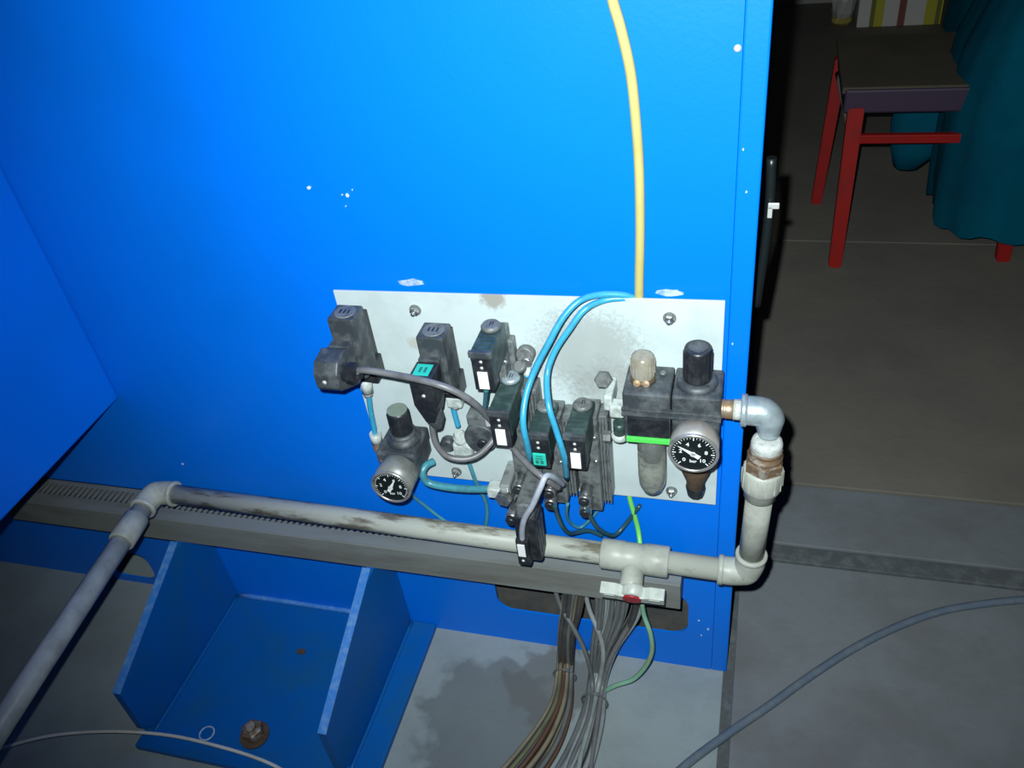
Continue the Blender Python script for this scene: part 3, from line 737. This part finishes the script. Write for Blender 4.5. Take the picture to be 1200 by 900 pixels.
# ---- small regulator at the left
t = thing('pressure_regulator', 'grey-black pressure regulator with dusty green knob and gauge, lower left of plate', 'regulator', (-0.49, -0.03, 0.49))
b = MB().box(-0.523, -0.461, -0.072, -0.004, 0.524, 0.548, 0.004).box(-0.519, -0.465, -0.066, 0.0, 0.494, 0.526, 0.004)
part('body', b, M['black_dusty'], t)
b = MB()
for x in (-0.516, -0.470): b.lathe([(0.004, 0), (0.004, 0.002), (0.002, 0.003)], (x, -0.0715, 0.530), (0, -1, 0), 10)
part('body_screws', b, M['steel'], t)
part('cap_ring', MB().lathe([(0.026, 0), (0.0265, 0.003), (0.0245, 0.006), (0.020, 0.012)], (-0.489, -0.036, 0.5475), (0, 0, 1), 36), M['black_dusty'], t)
knob('regulator_knob', t, -0.489, -0.036, 0.564, 0.604, 0.0168, 'black', 'knob_green')
part('gauge_stem', MB().cyl((-0.488, -0.062, 0.510), (-0.488, -0.080, 0.512), 0.012, seg=14), M['gauge_case'], t)
gauge(t, (-0.488, 0.5190), -0.1120, -0.072, 0.0300, 'gauge_case', 60, ['0', '2', '4', '6', '8', '10'])

# ================================================================== PIPE WORK
PYW = -0.060
A0 = Vector((-0.984, PYW, 0.390)); A1 = Vector((0.0225, PYW, 0.364))
def lerp(a, b, t): return a+(b-a)*t
pipe = thing('water_pipe', 'long grey plastic pipe run across the machine, rising to the filter unit at right', 'pipe', (-0.98, PYW, 0.36))
dirx = (A1-A0).normalized()
R_ = 0.0172
part('cross_pipe', MB().cyl(A0+dirx*0.02, A1-dirx*0.02, R_, seg=24), M['ppr_dirty'], pipe)['label'] = 'stained horizontal grey pipe'
B1 = Vector((-0.946, -0.500, 0.379)); dB = (B1-A0).normalized()
part('near_pipe', MB().cyl(A0+dB*0.02, A0+dB*0.62, R_, seg=24), M['ppr'], pipe)
def elbow(c, d1, d2, parent, m_='ppr', arm=0.044, coll=0.0212):
    b = MB()
    p1, p2 = c+d1*arm, c+d2*arm
    b.tube([c+d1*(arm-0.002), c+d1*0.026, c+d1*0.012+d2*0.003, c+(d1+d2)*0.0055, c+d2*0.012+d1*0.003, c+d2*0.026, c+d2*(arm-0.002)], 0.0208, 22, 5)
    e = part('elbow', b, M[m_], parent)
    for d in (d1, d2):
        part('socket_lip', MB().lathe([(coll, 0), (coll+0.0012, 0.001), (coll+0.0012, 0.007), (coll-0.001, 0.008)], c+d*(arm-0.008), d, 24), M[m_], e)
    return e
elbow(A0, dirx, dB, pipe)
part('coupling', MB().lathe([(0.0195, 0), (0.0212, 0.001), (0.0212, 0.052), (0.0195, 0.054)], A0+dB*0.062, dB, 26), M['ppr'], pipe)
up_ = Vector((0.032, 0, 1)).normalized()
elbow(A1, -dirx, up_, pipe)
part('riser', MB().cyl(A1+up_*0.02, A1+up_*0.190, R_*1.03, seg=24), M['ppr'], pipe)
b = MB().lathe([(0.0195, 0), (0.0208, 0.001), (0.0210, 0.012), (0.0250, 0.018), (0.0262, 0.022), (0.0262, 0.050), (0.0245, 0.054)], A1+up_*0.160, up_, 28)
un = part('union_socket', b, M['ppr'], pipe)
b = MB()
for k in range(14):
    a = 2*math.pi*k/14
    c = A1+up_*0.196
    b.box(c.x+math.cos(a)*0.0258-0.0010, c.x+math.cos(a)*0.0258+0.0010, c.y+math.sin(a)*0.0258-0.0010, c.y+math.sin(a)*0.0258+0.0010, c.z-0.012, c.z+0.014)
part('socket_ribs', b, M['ppr'], un)
part('union_nut', MB().lathe([(0.0230, 0), (0.0255, 0.003), (0.0255, 0.017), (0.0230, 0.020)], A1+up_*0.211, up_, 6, flat=True), M['rust'], pipe)['label'] = 'rust-brown hexagonal union nut'
part('union_ring', MB().lathe([(0.0215, 0), (0.0222, 0.001), (0.0222, 0.006), (0.0185, 0.008), (0.0205, 0.012), (0.0205, 0.016)], A1+up_*0.231, up_, 20), M['rust'], pipe)
part('thread_tape', MB().lathe([(0.0185, 0), (0.0200, 0.003), (0.0200, 0.010), (0.0185, 0.016), (0.014, 0.018)], A1+up_*0.245, up_, 20), M['tape'], pipe)

# galvanised elbow + nipple to the filter unit
EC = Vector((0.0290, PYW+0.012, 0.661))
t = thing('galvanised_elbow', 'shiny galvanised steel elbow between the filter unit and the riser pipe', 'pipe fitting', tuple(EC))
b = MB().tube([EC+Vector((-0.026, 0, 0)), EC+Vector((-0.016, 0, 0)), EC+Vector((-0.006, 0, -0.001)), EC+Vector((0.001, -0.001, -0.008)), EC+Vector((0.0025, -0.003, -0.018)), EC+Vector((0.003, -0.005, -0.034))], lambda u: 0.0190-0.0060*max(0, (u-0.70)/0.30), 24, 5)
part('bend', b, M['galv'], t)
part('bead', MB().lathe([(0.0195, 0), (0.0212, 0.001), (0.0212, 0.007), (0.0195, 0.008)], EC+Vector((-0.033, 0, 0)), (1, 0, 0), 26), M['galv'], t)
part('tape', MB().cyl(EC+Vector((-0.042, 0, 0)), EC+Vector((-0.032, 0, 0)), 0.0135), M['tape'], t)
part('brass_nipple', MB().lathe([(0.0125, 0), (0.0125, 0.003), (0.0115, 0.004), (0.0125, 0.006), (0.0125, 0.020)], (-0.0285, PYW+0.012, 0.661), (1, 0, 0), 20), M['brass'], t)['label'] = 'brass threaded nipple'

# ball valve on the cross pipe
vc = lerp(A0, A1, (-0.144-A0.x)/(A1.x-A0.x))
t = thing('ball_valve', 'pale grey ball valve with butterfly handle and round red cap', 'valve', tuple(vc-Vector((0, 0, 0.02))))
b = MB().lathe([(0.0215, 0), (0.0232, 0.002), (0.0232, 0.034), (0.0222, 0.036), (0.0222, 0.064), (0.0238, 0.066), (0.0238, 0.100), (0.0220, 0.102)], vc-dirx*0.050, dirx, 28)
part('body', b, M['ppr'], t)
part('bonnet', MB().lathe([(0.0172, 0), (0.0172, 0.036), (0.0160, 0.040)], vc+Vector((0, -0.006, -0.004)), (0, -0.93, -0.36), 26), M['ppr'], t)
hd = Vector((0, -0.93, -0.36)).normalized()
hc = vc+Vector((0.004, -0.006, -0.004))+hd*0.044
b = MB()
rot = Matrix.Rotation(math.radians(2), 3, 'Y')
for s_ in (-1, 1):
    b.prism([(s_*0.010, -0.012), (s_*0.020, -0.012), (s_*0.026, -0.010), (s_*0.047, -0.010), (s_*0.047, 0.012), (s_*0.026, 0.012), (s_*0.018, 0.008), (s_*0.010, 0.008)], 'y', -0.012, 0.006, 0.0012)
b.lathe([(0.0165, 0), (0.0170, 0.004), (0.0170, 0.016), (0.0150, 0.018)], (0, 0.008, 0), (0, -1, 0), 26)
q = Vector((0, -1, 0)).rotation_difference(hd)
for v in b.bm.verts: v.co = hc + q @ v.co
ho = part('butterfly_handle', b, M['valve_white'], t)
b = MB()
for s_ in (-1, 1):
    b.box(s_*0.033-0.008, s_*0.033+0.008, -0.0128, -0.0118, -0.0075, 0.0085, 0.0003)
for v in b.bm.verts: v.co = hc + q @ v.co
part('handle_recess', b, M['valve_white'], ho)
part('red_cap', MB().lathe([(0.0138, 0), (0.0142, 0.001), (0.0135, 0.003), (0, 0.0036)], hc+hd*0.0105, hd, 28), M['red'], ho)['label'] = 'round dark red cap'

# ================================================================== TUBES AND CABLES
PTS = {
    'loose_a': [(-0.2362, -0.025, 0.262), (-0.2294, -0.03, 0.1905), (-0.2104, -0.05, 0.1516), (-0.2025, -0.065, 0.1119), (-0.2106, -0.079, 0.05), (-0.2125, -0.1434, 0.048), (-0.217, -0.2043, 0.046), (-0.2233, -0.2738, 0.04)],
    'loose_b': [(-0.2898, -0.025, 0.262), (-0.2779, -0.035, 0.1956), (-0.2527, -0.055, 0.1626), (-0.2321, -0.07, 0.1189), (-0.2225, -0.0799, 0.048), (-0.2164, -0.1454, 0.05), (-0.2293, -0.2141, 0.046), (-0.2456, -0.2852, 0.04)],
    'loose_c': [(-0.1348, -0.025, 0.262), (-0.1509, -0.035, 0.1962), (-0.173, -0.05, 0.1463), (-0.1929, -0.065, 0.0972), (-0.2043, -0.0824, 0.044), (-0.2022, -0.1458, 0.042), (-0.2009, -0.2031, 0.036), (-0.2025, -0.2715, 0.03)],
    'yellow': [(-0.1565, 0.006, 1.1616), (-0.1556, 0.006, 1.1415), (-0.148, 0.006, 1.1121), (-0.1395, 0.006, 1.0683), (-0.1353, 0.006, 1.0173), (-0.1329, 0.006, 0.9577), (-0.1335, 0.006, 0.882), (-0.1361, 0.006, 0.811), (-0.1373, 0.008, 0.7692)],
    'blue_a': [(-0.1381, 0.008, 0.782), (-0.1534, 0.004, 0.7915), (-0.1822, -0.004, 0.7965), (-0.2064, -0.02, 0.7966), (-0.2265, -0.035, 0.7799), (-0.2445, -0.05, 0.7499), (-0.2651, -0.06, 0.7108), (-0.2746, -0.08, 0.6834), (-0.276, -0.1, 0.6564), (-0.2745, -0.1, 0.6161), (-0.2794, -0.08, 0.5689)],
    'blue_b': [(-0.1382, 0.008, 0.7769), (-0.1536, 0.004, 0.7864), (-0.1798, -0.002, 0.7864), (-0.2023, -0.018, 0.7815), (-0.2202, -0.03, 0.76), (-0.2406, -0.04, 0.7295), (-0.25, -0.055, 0.7013), (-0.2418, -0.09, 0.6803), (-0.2324, -0.1, 0.6464), (-0.2256, -0.1, 0.602), (-0.2335, -0.07, 0.5325)],
    'grey1': [(-0.4968, -0.1, 0.7242), (-0.4788, -0.105, 0.7294), (-0.4409, -0.105, 0.7254), (-0.3897, -0.12, 0.7301), (-0.3571, -0.12, 0.7191), (-0.3357, -0.11, 0.692), (-0.3283, -0.08, 0.6385), (-0.3271, -0.05, 0.5878), (-0.3075, -0.07, 0.5821), (-0.2739, -0.1, 0.5755), (-0.2511, -0.11, 0.5657), (-0.2404, -0.09, 0.5312)],
    'grey2': [(-0.4073, -0.09, 0.6449), (-0.4122, -0.09, 0.6182), (-0.4106, -0.09, 0.5913), (-0.3974, -0.09, 0.5718), (-0.3746, -0.085, 0.565), (-0.3555, -0.075, 0.568), (-0.3391, -0.06, 0.5808), (-0.3319, -0.04, 0.5914), (-0.3259, -0.03, 0.5994)],
    'pale': [(-0.2396, -0.07, 0.5182), (-0.2389, -0.11, 0.5705), (-0.2442, -0.13, 0.5923), (-0.2512, -0.14, 0.5792), (-0.2651, -0.14, 0.5451), (-0.2805, -0.135, 0.5124), (-0.2886, -0.13, 0.4833), (-0.2929, -0.125, 0.4557)],
    'teal': [(-0.4528, -0.03, 0.499), (-0.4603, -0.04, 0.5002), (-0.4651, -0.05, 0.493), (-0.4604, -0.05, 0.4736), (-0.4377, -0.05, 0.4676), (-0.4005, -0.05, 0.4673), (-0.3561, -0.05, 0.4735)],
    'lb1': [(-0.5379, -0.02, 0.616), (-0.5421, -0.02, 0.5859), (-0.5445, -0.02, 0.5516), (-0.5456, -0.02, 0.534)],
    'lb2': [(-0.4097, -0.015, 0.6044), (-0.4089, -0.015, 0.5849), (-0.4073, -0.015, 0.5618)],
    'lc': [(-0.3268, -0.08, 0.693), (-0.3431, -0.05, 0.6454), (-0.3612, -0.02, 0.5955)],
    'thin1': [(-0.5109, -0.02, 0.4239), (-0.5159, -0.005, 0.3885), (-0.5023, 0.004, 0.357), (-0.4803, 0.006, 0.3293), (-0.4447, 0.008, 0.2968)],
    'thin2': [(-0.404, -0.01, 0.4882), (-0.4016, -0.01, 0.4667), (-0.3999, -0.006, 0.4388), (-0.3943, 0.002, 0.3932), (-0.3958, 0.006, 0.3589), (-0.405, 0.008, 0.3183)],
    'green': [(-0.1599, 0.009, 0.4479), (-0.1588, 0.006, 0.4254), (-0.1528, 0.004, 0.3947), (-0.1464, 0.0, 0.3614), (-0.1402, -0.02, 0.3394)],
    'green2': [(-0.1382, -0.04, 0.2366), (-0.1347, -0.04, 0.2019), (-0.1241, -0.05, 0.1721), (-0.1212, -0.055, 0.1328), (-0.1311, -0.06, 0.0937), (-0.1532, -0.065, 0.0549), (-0.1827, -0.07, 0.0362), (-0.2080, -0.072, 0.010)],
    'loop1': [(-0.2557, -0.07, 0.4743), (-0.2565, -0.06, 0.444), (-0.254, -0.045, 0.4004), (-0.2485, -0.03, 0.3714), (-0.2414, -0.015, 0.3581), (-0.2256, 0.0, 0.3483), (-0.2054, 0.006, 0.333)],
    'loop2': [(-0.2079, -0.07, 0.4727), (-0.2063, -0.06, 0.4464), (-0.2007, -0.045, 0.4091), (-0.189, -0.03, 0.3794), (-0.1788, -0.015, 0.3646), (-0.1633, 0.0, 0.3781), (-0.1435, 0.006, 0.4128)],
    'loop3': [(-0.2447, -0.04, 0.4487), (-0.2506, -0.03, 0.4152), (-0.2509, -0.015, 0.3801), (-0.2391, 0.0, 0.354), (-0.2182, 0.006, 0.3766), (-0.2024, 0.008, 0.4019)],
    'bL': [(-0.2467, -0.03, 0.2364), (-0.2577, -0.035, 0.1908), (-0.2695, -0.045, 0.1233), (-0.2764, -0.0536, 0.03), (-0.2700, -0.1234, 0.028), (-0.2860, -0.1967, 0.026), (-0.3190, -0.2693, 0.026), (-0.3700, -0.3435, 0.026)],
    'bR': [(-0.1732, -0.03, 0.2296), (-0.1825, -0.035, 0.1845), (-0.2037, -0.05, 0.1098), (-0.2167, -0.0671, 0.03), (-0.2143, -0.1317, 0.028), (-0.2203, -0.1938, 0.026), (-0.235, -0.2621, 0.026), (-0.2514, -0.3265, 0.026)],
    'white': [(-1.2678, -0.4317, 0.06), (-1.2243, -0.3998, 0.055), (-1.1498, -0.3582, 0.05), (-1.047, -0.3274, 0.045), (-0.9335, -0.3121, 0.042), (-0.8215, -0.3134, 0.04), (-0.7423, -0.3213, 0.04), (-0.687, -0.3345, 0.04), (-0.6299, -0.3552, 0.04)],
    'floorcable': [(-0.0918, -0.2378, 0.007), (-0.0572, -0.1812, 0.007), (0.0062, -0.112, 0.007), (0.0731, -0.0456, 0.007), (0.1431, 0.0273, 0.007), (0.2164, 0.0966, 0.007), (0.2918, 0.1556, 0.007), (0.3681, 0.2028, 0.007), (0.4431, 0.2328, 0.007), (0.517, 0.2549, 0.007), (0.603, 0.2712, 0.007)],
    'stub': [(-0.3241, -0.0104, 0.01), (-0.303, -0.0319, 0.012), (-0.2819, -0.0552, 0.015)],
}
PTS['floorcable'] = [(-0.42, -0.90, 0.007), (-0.22, -0.48, 0.007)] + PTS['floorcable'] + [(0.90, 0.262, 0.008), (1.5, 0.12, 0.008)]
PTS['white'] = [(-1.9, -1.0, 0.02), (-1.52, -0.68, 0.05)] + PTS['white'] + [(-0.48, -0.45, 0.02), (-0.34, -0.75, 0.006), (-0.35, -1.2, 0.006)]
for k_, q_ in (('bL', ((-0.49, -0.47, 0.024), (-0.62, -0.75, 0.024), (-0.70, -1.2, 0.024))), ('bR', ((-0.30, -0.46, 0.024), (-0.38, -0.75, 0.024), (-0.44, -1.2, 0.024))),
               ('loose_a', ((-0.27, -0.46, 0.045), (-0.36, -0.75, 0.045), (-0.42, -1.2, 0.045))), ('loose_b', ((-0.30, -0.46, 0.046), (-0.39, -0.75, 0.046), (-0.45, -1.2, 0.046))),
               ('loose_c', ((-0.24, -0.46, 0.02), (-0.33, -0.75, 0.02), (-0.39, -1.2, 0.02)))):
    PTS[k_] = PTS[k_] + list(q_)
def cable(name, key, r, m_, label, cat, seg=10, group=None, mod=None):
    return solo(name, MB().tube(PTS[key], r, seg), M[m_], label, cat, group)
cable('yellow_hose', 'yellow', 0.0058, 'yellow', 'yellow air hose coming down the blue cabinet to the plate', 'hose', 14)
cable('blue_tube', 'blue_a', 0.0044, 'blue_tube', 'outer light blue air tube arching over the plate, ends left of turquoise label', 'tube')
cable('blue_tube', 'blue_b', 0.0042, 'blue_tube', 'inner light blue air tube arching over the plate, ends right of turquoise label', 'tube')
cable('grey_cable', 'grey1', 0.0046, 'grey_cable', 'grey cable running right from the leftmost valve plug across the plate', 'cable')
cable('grey_cable', 'grey2', 0.0044, 'grey_cable', 'grey cable hanging from the second valve plug in a loop under the disc', 'cable')
cable('pale_cable', 'pale', 0.0042, 'pale_cable', 'pale cable curving down to the hanging pilot coil', 'cable')
cable('teal_tube', 'teal', 0.0058, 'teal_tube', 'thick dull teal tube curving from left regulator to white fitting', 'tube', 12)
cable('blue_tube', 'lb1', 0.0042, 'blue_tube', 'short upright light blue tube at the left edge of the plate', 'tube')
cable('blue_tube', 'lb2', 0.0042, 'blue_tube', 'short light blue tube under the second valve, beside its hanging plug', 'tube')
cable('blue_tube', 'lc', 0.0036, 'teal_tube', 'short teal tube below the label of the topmost pilot valve', 'tube')
cable('thin_tube', 'thin1', 0.0028, 'teal_tube', 'thin teal tube leaving behind the left gauge towards the trunking', 'tube', 8)
cable('thin_tube', 'thin2', 0.0034, 'teal_tube', 'thin teal tube dropping from under the disc regulator to the trunking', 'tube', 8)
cable('green_wire', 'green', 0.0040, 'lime_tube', 'bright green earth wire between plate edge and ball valve', 'wire')
cable('green_wire', 'green2', 0.0040, 'pale_green', 'pale green earth wire looping below the trunking onto the floor', 'wire')
cable('dark_tube', 'loop1', 0.0036, 'dark_tube', 'dark tube looping under the turquoise-labelled pilot valve, leftmost loop', 'tube', 8)
cable('dark_tube', 'loop2', 0.0036, 'dark_tube', 'dark tube looping under the rightmost pilot valve, nearest the green wire', 'tube', 8)
cable('thin_tube', 'loop3', 0.0026, 'teal_tube', 'thin teal tube between the two dark loops below the valves', 'tube', 8)
cable('white_cable', 'white', 0.0030, 'white_cable', 'white cable crossing in front of the blue foot plate', 'cable', 10)
cable('floor_hose', 'floorcable', 0.0072, 'floor_cable', 'dusty blue-grey hose lying curved on the dark floor', 'hose', 12)

# cable bundles: many cables side by side, each its own object
rb = random.Random(21)
def bundle(key, n, spread, colours, group, prefix, tiek):
    base = [Vector(p) for p in PTS[key]]
    for k in range(n):
        ang = 2.399*k; rad = math.sqrt((k+0.5)/n)
        pts = []
        for i, p in enumerate(base):
            s_ = spread[min(i, len(spread)-1)]
            lat = math.cos(ang)*rad*s_[0] + rb.uniform(-.0015, .0015)
            ver = math.sin(ang)*rad*s_[1] + rb.uniform(-.001, .001)
            q = p + Vector((lat, 0, 0))
            if i < 3: q.y += ver; q.x += (k % 5-2)*0.0015*(1 if i < 2 else 0)
            else: q.z += ver; q.z = max(q.z, 0.0045)
            if i == 0: q.z = 0.252+rb.uniform(0, .02); q.y = max(min(q.y, 0.0), -0.038)
            pts.append(q)
        mk, word = colours[k % len(colours)]
        r = rb.uniform(0.0034, 0.0046)
        solo('bundle_cable', MB().tube(pts, r, 8, 5), M[mk], f'{word} cable among several in the {prefix}', 'cable', group)
    tp = base[tiek]
bundle('bL', 20, [(0.018, 0.012), (0.016, 0.010), (0.014, 0.010), (0.016, 0.013), (0.020, 0.016), (0.032, 0.017), (0.036, 0.017), (0.036, 0.017)],
       [('c_dark', 'dark grey'), ('c_brown', 'brown'), ('c_olive', 'olive grey'), ('c_dark', 'dark grey'), ('c_mid', 'mid grey'), ('c_tan', 'tan grey')], 'cables of the left floor bundle', 'brownish left bundle below the trunking', 4)
bundle('bR', 23, [(0.045, 0.012), (0.038, 0.010), (0.022, 0.010), (0.014, 0.013), (0.018, 0.016), (0.024, 0.017), (0.030, 0.018), (0.034, 0.018)],
       [('c_mid', 'mid grey'), ('c_pale', 'pale grey'), ('c_mid', 'mid grey'), ('c_dark', 'dark grey'), ('c_pale', 'pale grey')], 'cables of the right floor bundle', 'grey right bundle below the trunking', 4)
cable('loose_cable', 'loose_a', 0.0042, 'c_pale', 'pale grey loose cable bowing out on top of the right floor bundle', 'cable')
cable('loose_cable', 'loose_b', 0.0040, 'c_mid', 'grey loose cable crossing from the left floor bundle to the right one', 'cable')
cable('loose_cable', 'loose_c', 0.0042, 'grey_cable', 'grey loose cable slanting in from the right end of the trunking', 'cable')
def tie(c, rx, rz, lab):
    pts = [(c[0]+rx*math.cos(a), c[1], max(c[2]+rz*math.sin(a), 0.0015)) for a in [2*math.pi*k/20 for k in range(21)]]
    b = MB().tube(pts, 0.0016, 6, 2).box(c[0]+0.004, c[0]+0.010, c[1]-0.004, c[1]+0.002, c[2]+rz-0.001, c[2]+rz+0.004, 0.0006)
    solo('cable_tie', b, M['c_mid'], lab, 'cable tie')
tie((-0.2762, -0.0640, 0.030), 0.0205, 0.0190, 'grey cable tie around the brownish left bundle')
tie((-0.2147, -0.1050, 0.0300), 0.0225, 0.0260, 'grey cable tie around the grey right bundle')

# ================================================================== STOOL WITH JACKET
st = thing('stool', 'red-legged chair with dark brown seat and purple edge', 'chair', (0.44, 1.72, 0))
def leg(x0, y0, x1, y1, z1, w_=0.038):
    b = MB()
    vs = []
    for (x, y, z, s) in ((x0, y0, 0.0, w_*0.85), (x1, y1, z1, w_)):
        vs.append([b.bm.verts.new((x+sx*s/2, y+sy*s/2, z)) for sx, sy in ((-1, -1), (1, -1), (1, 1), (-1, 1))])
    b.bm.faces.new(vs[0]); b.bm.faces.new(vs[1])
    for i in range(4): b.bm.faces.new((vs[0][i], vs[0][(i+1) % 4], vs[1][(i+1) % 4], vs[1][i]))
    bmesh.ops.bevel(b.bm, geom=b.bm.edges[:], offset=0.004, segments=2, affect='EDGES')
    return b
part('leg', leg(0.231, 1.455, 0.240, 1.545, 0.455, 0.042), M['chair_red'], st)
part('leg', leg(0.186, 1.868, 0.218, 1.945, 0.455), M['chair_red'], st)
part('leg', leg(0.690, 1.515, 0.660, 1.560, 0.455, 0.042), M['chair_red'], st)
part('leg', leg(0.700, 1.900, 0.665, 1.950, 0.90), M['chair_red'], st)
part('seat', MB().box(0.198, 0.690, 1.532, 1.990, 0.486, 0.505, 0.005), M['seat_brown'], st)
part('seat_edge', MB().box(0.206, 0.688, 1.526, 1.980, 0.435, 0.500, 0.006), M['seat_purple'], st)['label'] = 'dark purple seat edge'
part('front_rail', MB().box(0.250, 0.665, 1.510, 1.530, 0.355, 0.380, 0.003), M['chair_red'], st)
b = MB().tube([(0.212, 1.91, 0.415), (0.236, 1.54, 0.375)], 0.011, 8)
part('side_rail', b, M['chair_grey'], st)['label'] = 'worn grey side rail'
part('back_post', MB().box(0.655, 0.690, 1.60, 1.635, 0.48, 0.92, 0.005), M['chair_red'], st)
part('back_rail', MB().box(0.660, 0.685, 1.62, 1.95, 0.86, 0.91, 0.005), M['chair_red'], st)

# jacket: folded cloth hung over the chair's back
def drape(levels, seg=72, folds=9, seed=3):
    """levels: (z, cx, cy, rx, ry, fold depth)"""
    b = MB(); rr = random.Random(seed); ph = [rr.uniform(0, 6.28) for _ in range(4)]
    rings = []
    for z, cx, cy, rx, ry, fd in levels:
        ring = []
        for i in range(seg):
            a = 2*math.pi*i/seg
            f = 1+fd*(math.sin(folds*a+ph[0]+z*2)+0.6*math.sin((folds*2+1)*a+ph[1]-z*3)+0.5*math.sin(3*a+ph[2]+z*5))
            hem = 0.012*math.sin(7*a+ph[3])+0.008*math.sin(17*a) if z < 0.16 else 0
            k4 = (abs(math.cos(a))**3.4+abs(math.sin(a))**3.4)**(-1/3.4)
            ring.append(b.bm.verts.new((cx+rx*f*k4*math.cos(a), cy+ry*f*k4*math.sin(a), z+hem)))
        rings.append(ring)
    for A, B in zip(rings, rings[1:]):
        for i in range(seg):
            f = b.bm.faces.new((A[i], A[(i+1) % seg], B[(i+1) % seg], B[i])); f.smooth = True
    b.bm.faces.new(rings[-1])
    return b
t = thing('jacket', 'dark teal work jacket draped over the right side of the red-legged chair', 'jacket', (0.75, 1.70, 0.1))
part('jacket_body', drape([(0.11, 0.775, 1.67, 0.275, 0.27, 0.026), (0.20, 0.772, 1.67, 0.280, 0.27, 0.024), (0.32, 0.765, 1.67, 0.275, 0.27, 0.020), (0.45, 0.757, 1.67, 0.268, 0.265, 0.018),
                           (0.56, 0.755, 1.68, 0.250, 0.265, 0.016), (0.66, 0.760, 1.71, 0.215, 0.235, 0.014), (0.78, 0.765, 1.77, 0.165, 0.22, 0.013), (0.88, 0.76, 1.78, 0.115, 0.20, 0.010), (0.935, 0.72, 1.78, 0.07, 0.19, 0.01)]), M['jacket'], t)
b = MB()
rs = []
for k, (x, y, z, rx, ry) in enumerate(((0.56, 1.80, 0.43, 0.10, 0.05), (0.50, 1.80, 0.40, 0.120, 0.045), (0.475, 1.79, 0.30, 0.105, 0.04), (0.455, 1.79, 0.22, 0.075, 0.035), (0.432, 1.79, 0.165, 0.036, 0.03))):
    rs.append([b.bm.verts.new((x+rx*math.cos(2*math.pi*i/20)*(1+0.06*math.sin(5*2*math.pi*i/20)), y+ry*math.sin(2*math.pi*i/20), z)) for i in range(20)])
for A, B in zip(rs, rs[1:]):
    for i in range(20):
        f = b.bm.faces.new((A[i], A[(i+1) % 20], B[(i+1) % 20], B[i])); f.smooth = True
b.bm.faces.new(rs[-1]); b.bm.faces.new(rs[0])
part('sleeve', b, M['jacket'], t)

# ================================================================== THINGS AT THE FAR WALL
def striped():
    mt = bpy.data.materials.new('striped_print'); mt.use_nodes = True
    nt = mt.node_tree; b_ = nt.nodes['Principled BSDF']; b_.inputs['Roughness'].default_value = 0.6
    tc = nt.nodes.new('ShaderNodeTexCoord'); sp = nt.nodes.new('ShaderNodeSeparateXYZ'); nt.links.new(tc.outputs['Object'], sp.inputs[0])
    mr = nt.nodes.new('ShaderNodeMapRange'); mr.inputs['From Min'].default_value = -0.20; mr.inputs['From Max'].default_value = 0.20
    nt.links.new(sp.outputs['X'], mr.inputs['Value'])
    cr = nt.nodes.new('ShaderNodeValToRGB'); cr.color_ramp.interpolation = 'CONSTANT'
    W, Y, O, Rr = (0.62, 0.60, 0.55, 1), (0.50, 0.46, 0.03, 1), (0.16, 0.17, 0.03, 1), (0.22, 0.07, 0.05, 1)
    stops = [(0, W), (0.16, O), (0.21, Y), (0.31, W), (0.48, Rr), (0.56, W), (0.78, Y), (0.90, O), (0.95, Y)]
    cr.color_ramp.elements[0].color = W; cr.color_ramp.elements[1].position = 0.16; cr.color_ramp.elements[1].color = O
    for p_, c in stops[2:]:
        e = cr.color_ramp.elements.new(p_); e.color = c
    nt.links.new(mr.outputs['Result'], cr.inputs['Fac']); nt.links.new(cr.outputs['Color'], b_.inputs['Base Color'])
    return mt
M['stripes'] = striped()
t = thing('striped_box', 'white cardboard box with yellow and red vertical stripes by the far wall', 'box', (0.605, 3.95, 0))
part('carton', MB().box(0.412, 0.795, 3.80, 4.10, 0.0, 0.42, 0.004), M['stripes'], t)
part('flap', MB().box(0.414, 0.793, 3.66, 3.80, 0.418, 0.422, 0.001), M['stripes'], t)
b = MB()
r_ = random.Random(5)
rings = []
for z, r in ((0.035, 0.045), (0.06, 0.055), (0.12, 0.058), (0.20, 0.050), (0.27, 0.035), (0.31, 0.012)):
    rings.append([b.bm.verts.new((0.345+r*r_.uniform(.8, 1.15)*math.cos(2*math.pi*i/14), 3.88+r*r_.uniform(.8, 1.15)*math.sin(2*math.pi*i/14), z)) for i in range(14)])
for A, B in zip(rings, rings[1:]):
    for i in range(14): b.bm.faces.new((A[i], A[(i+1) % 14], B[(i+1) % 14], B[i]))
b.bm.faces.new(rings[-1]); b.bm.faces.new(rings[0])
t = thing('plastic_bag', 'crumpled white plastic bag with yellow bottom left of the striped box', 'bag', (0.345, 3.88, 0))
part('bag_top', b, M['bag'], t)
b = MB(); rings = []
for z, r in ((0.0, 0.035), (0.015, 0.055), (0.036, 0.048)):
    rings.append([b.bm.verts.new((0.345+r*r_.uniform(.85, 1.15)*math.cos(2*math.pi*i/14), 3.88+r*r_.uniform(.85, 1.15)*math.sin(2*math.pi*i/14), z)) for i in range(14)])
for A, B in zip(rings, rings[1:]):
    for i in range(14): b.bm.faces.new((A[i], A[(i+1) % 14], B[(i+1) % 14], B[i]))
b.bm.faces.new(rings[-1]); b.bm.faces.new(rings[0])
part('bag_base', b, M['bag_yellow'], t)
solo('cloth_heap', drape([(0.0, 0.98, 3.72, 0.18, 0.16, 0.03), (0.12, 0.98, 3.74, 0.17, 0.15, 0.03), (0.25, 1.0, 3.76, 0.13, 0.12, 0.03), (0.33, 1.0, 3.78, 0.06, 0.06, 0.02)], 40, 6, 8), M['jacket'],
     'heap of dark teal cloth on the floor right of the striped box', 'cloth')
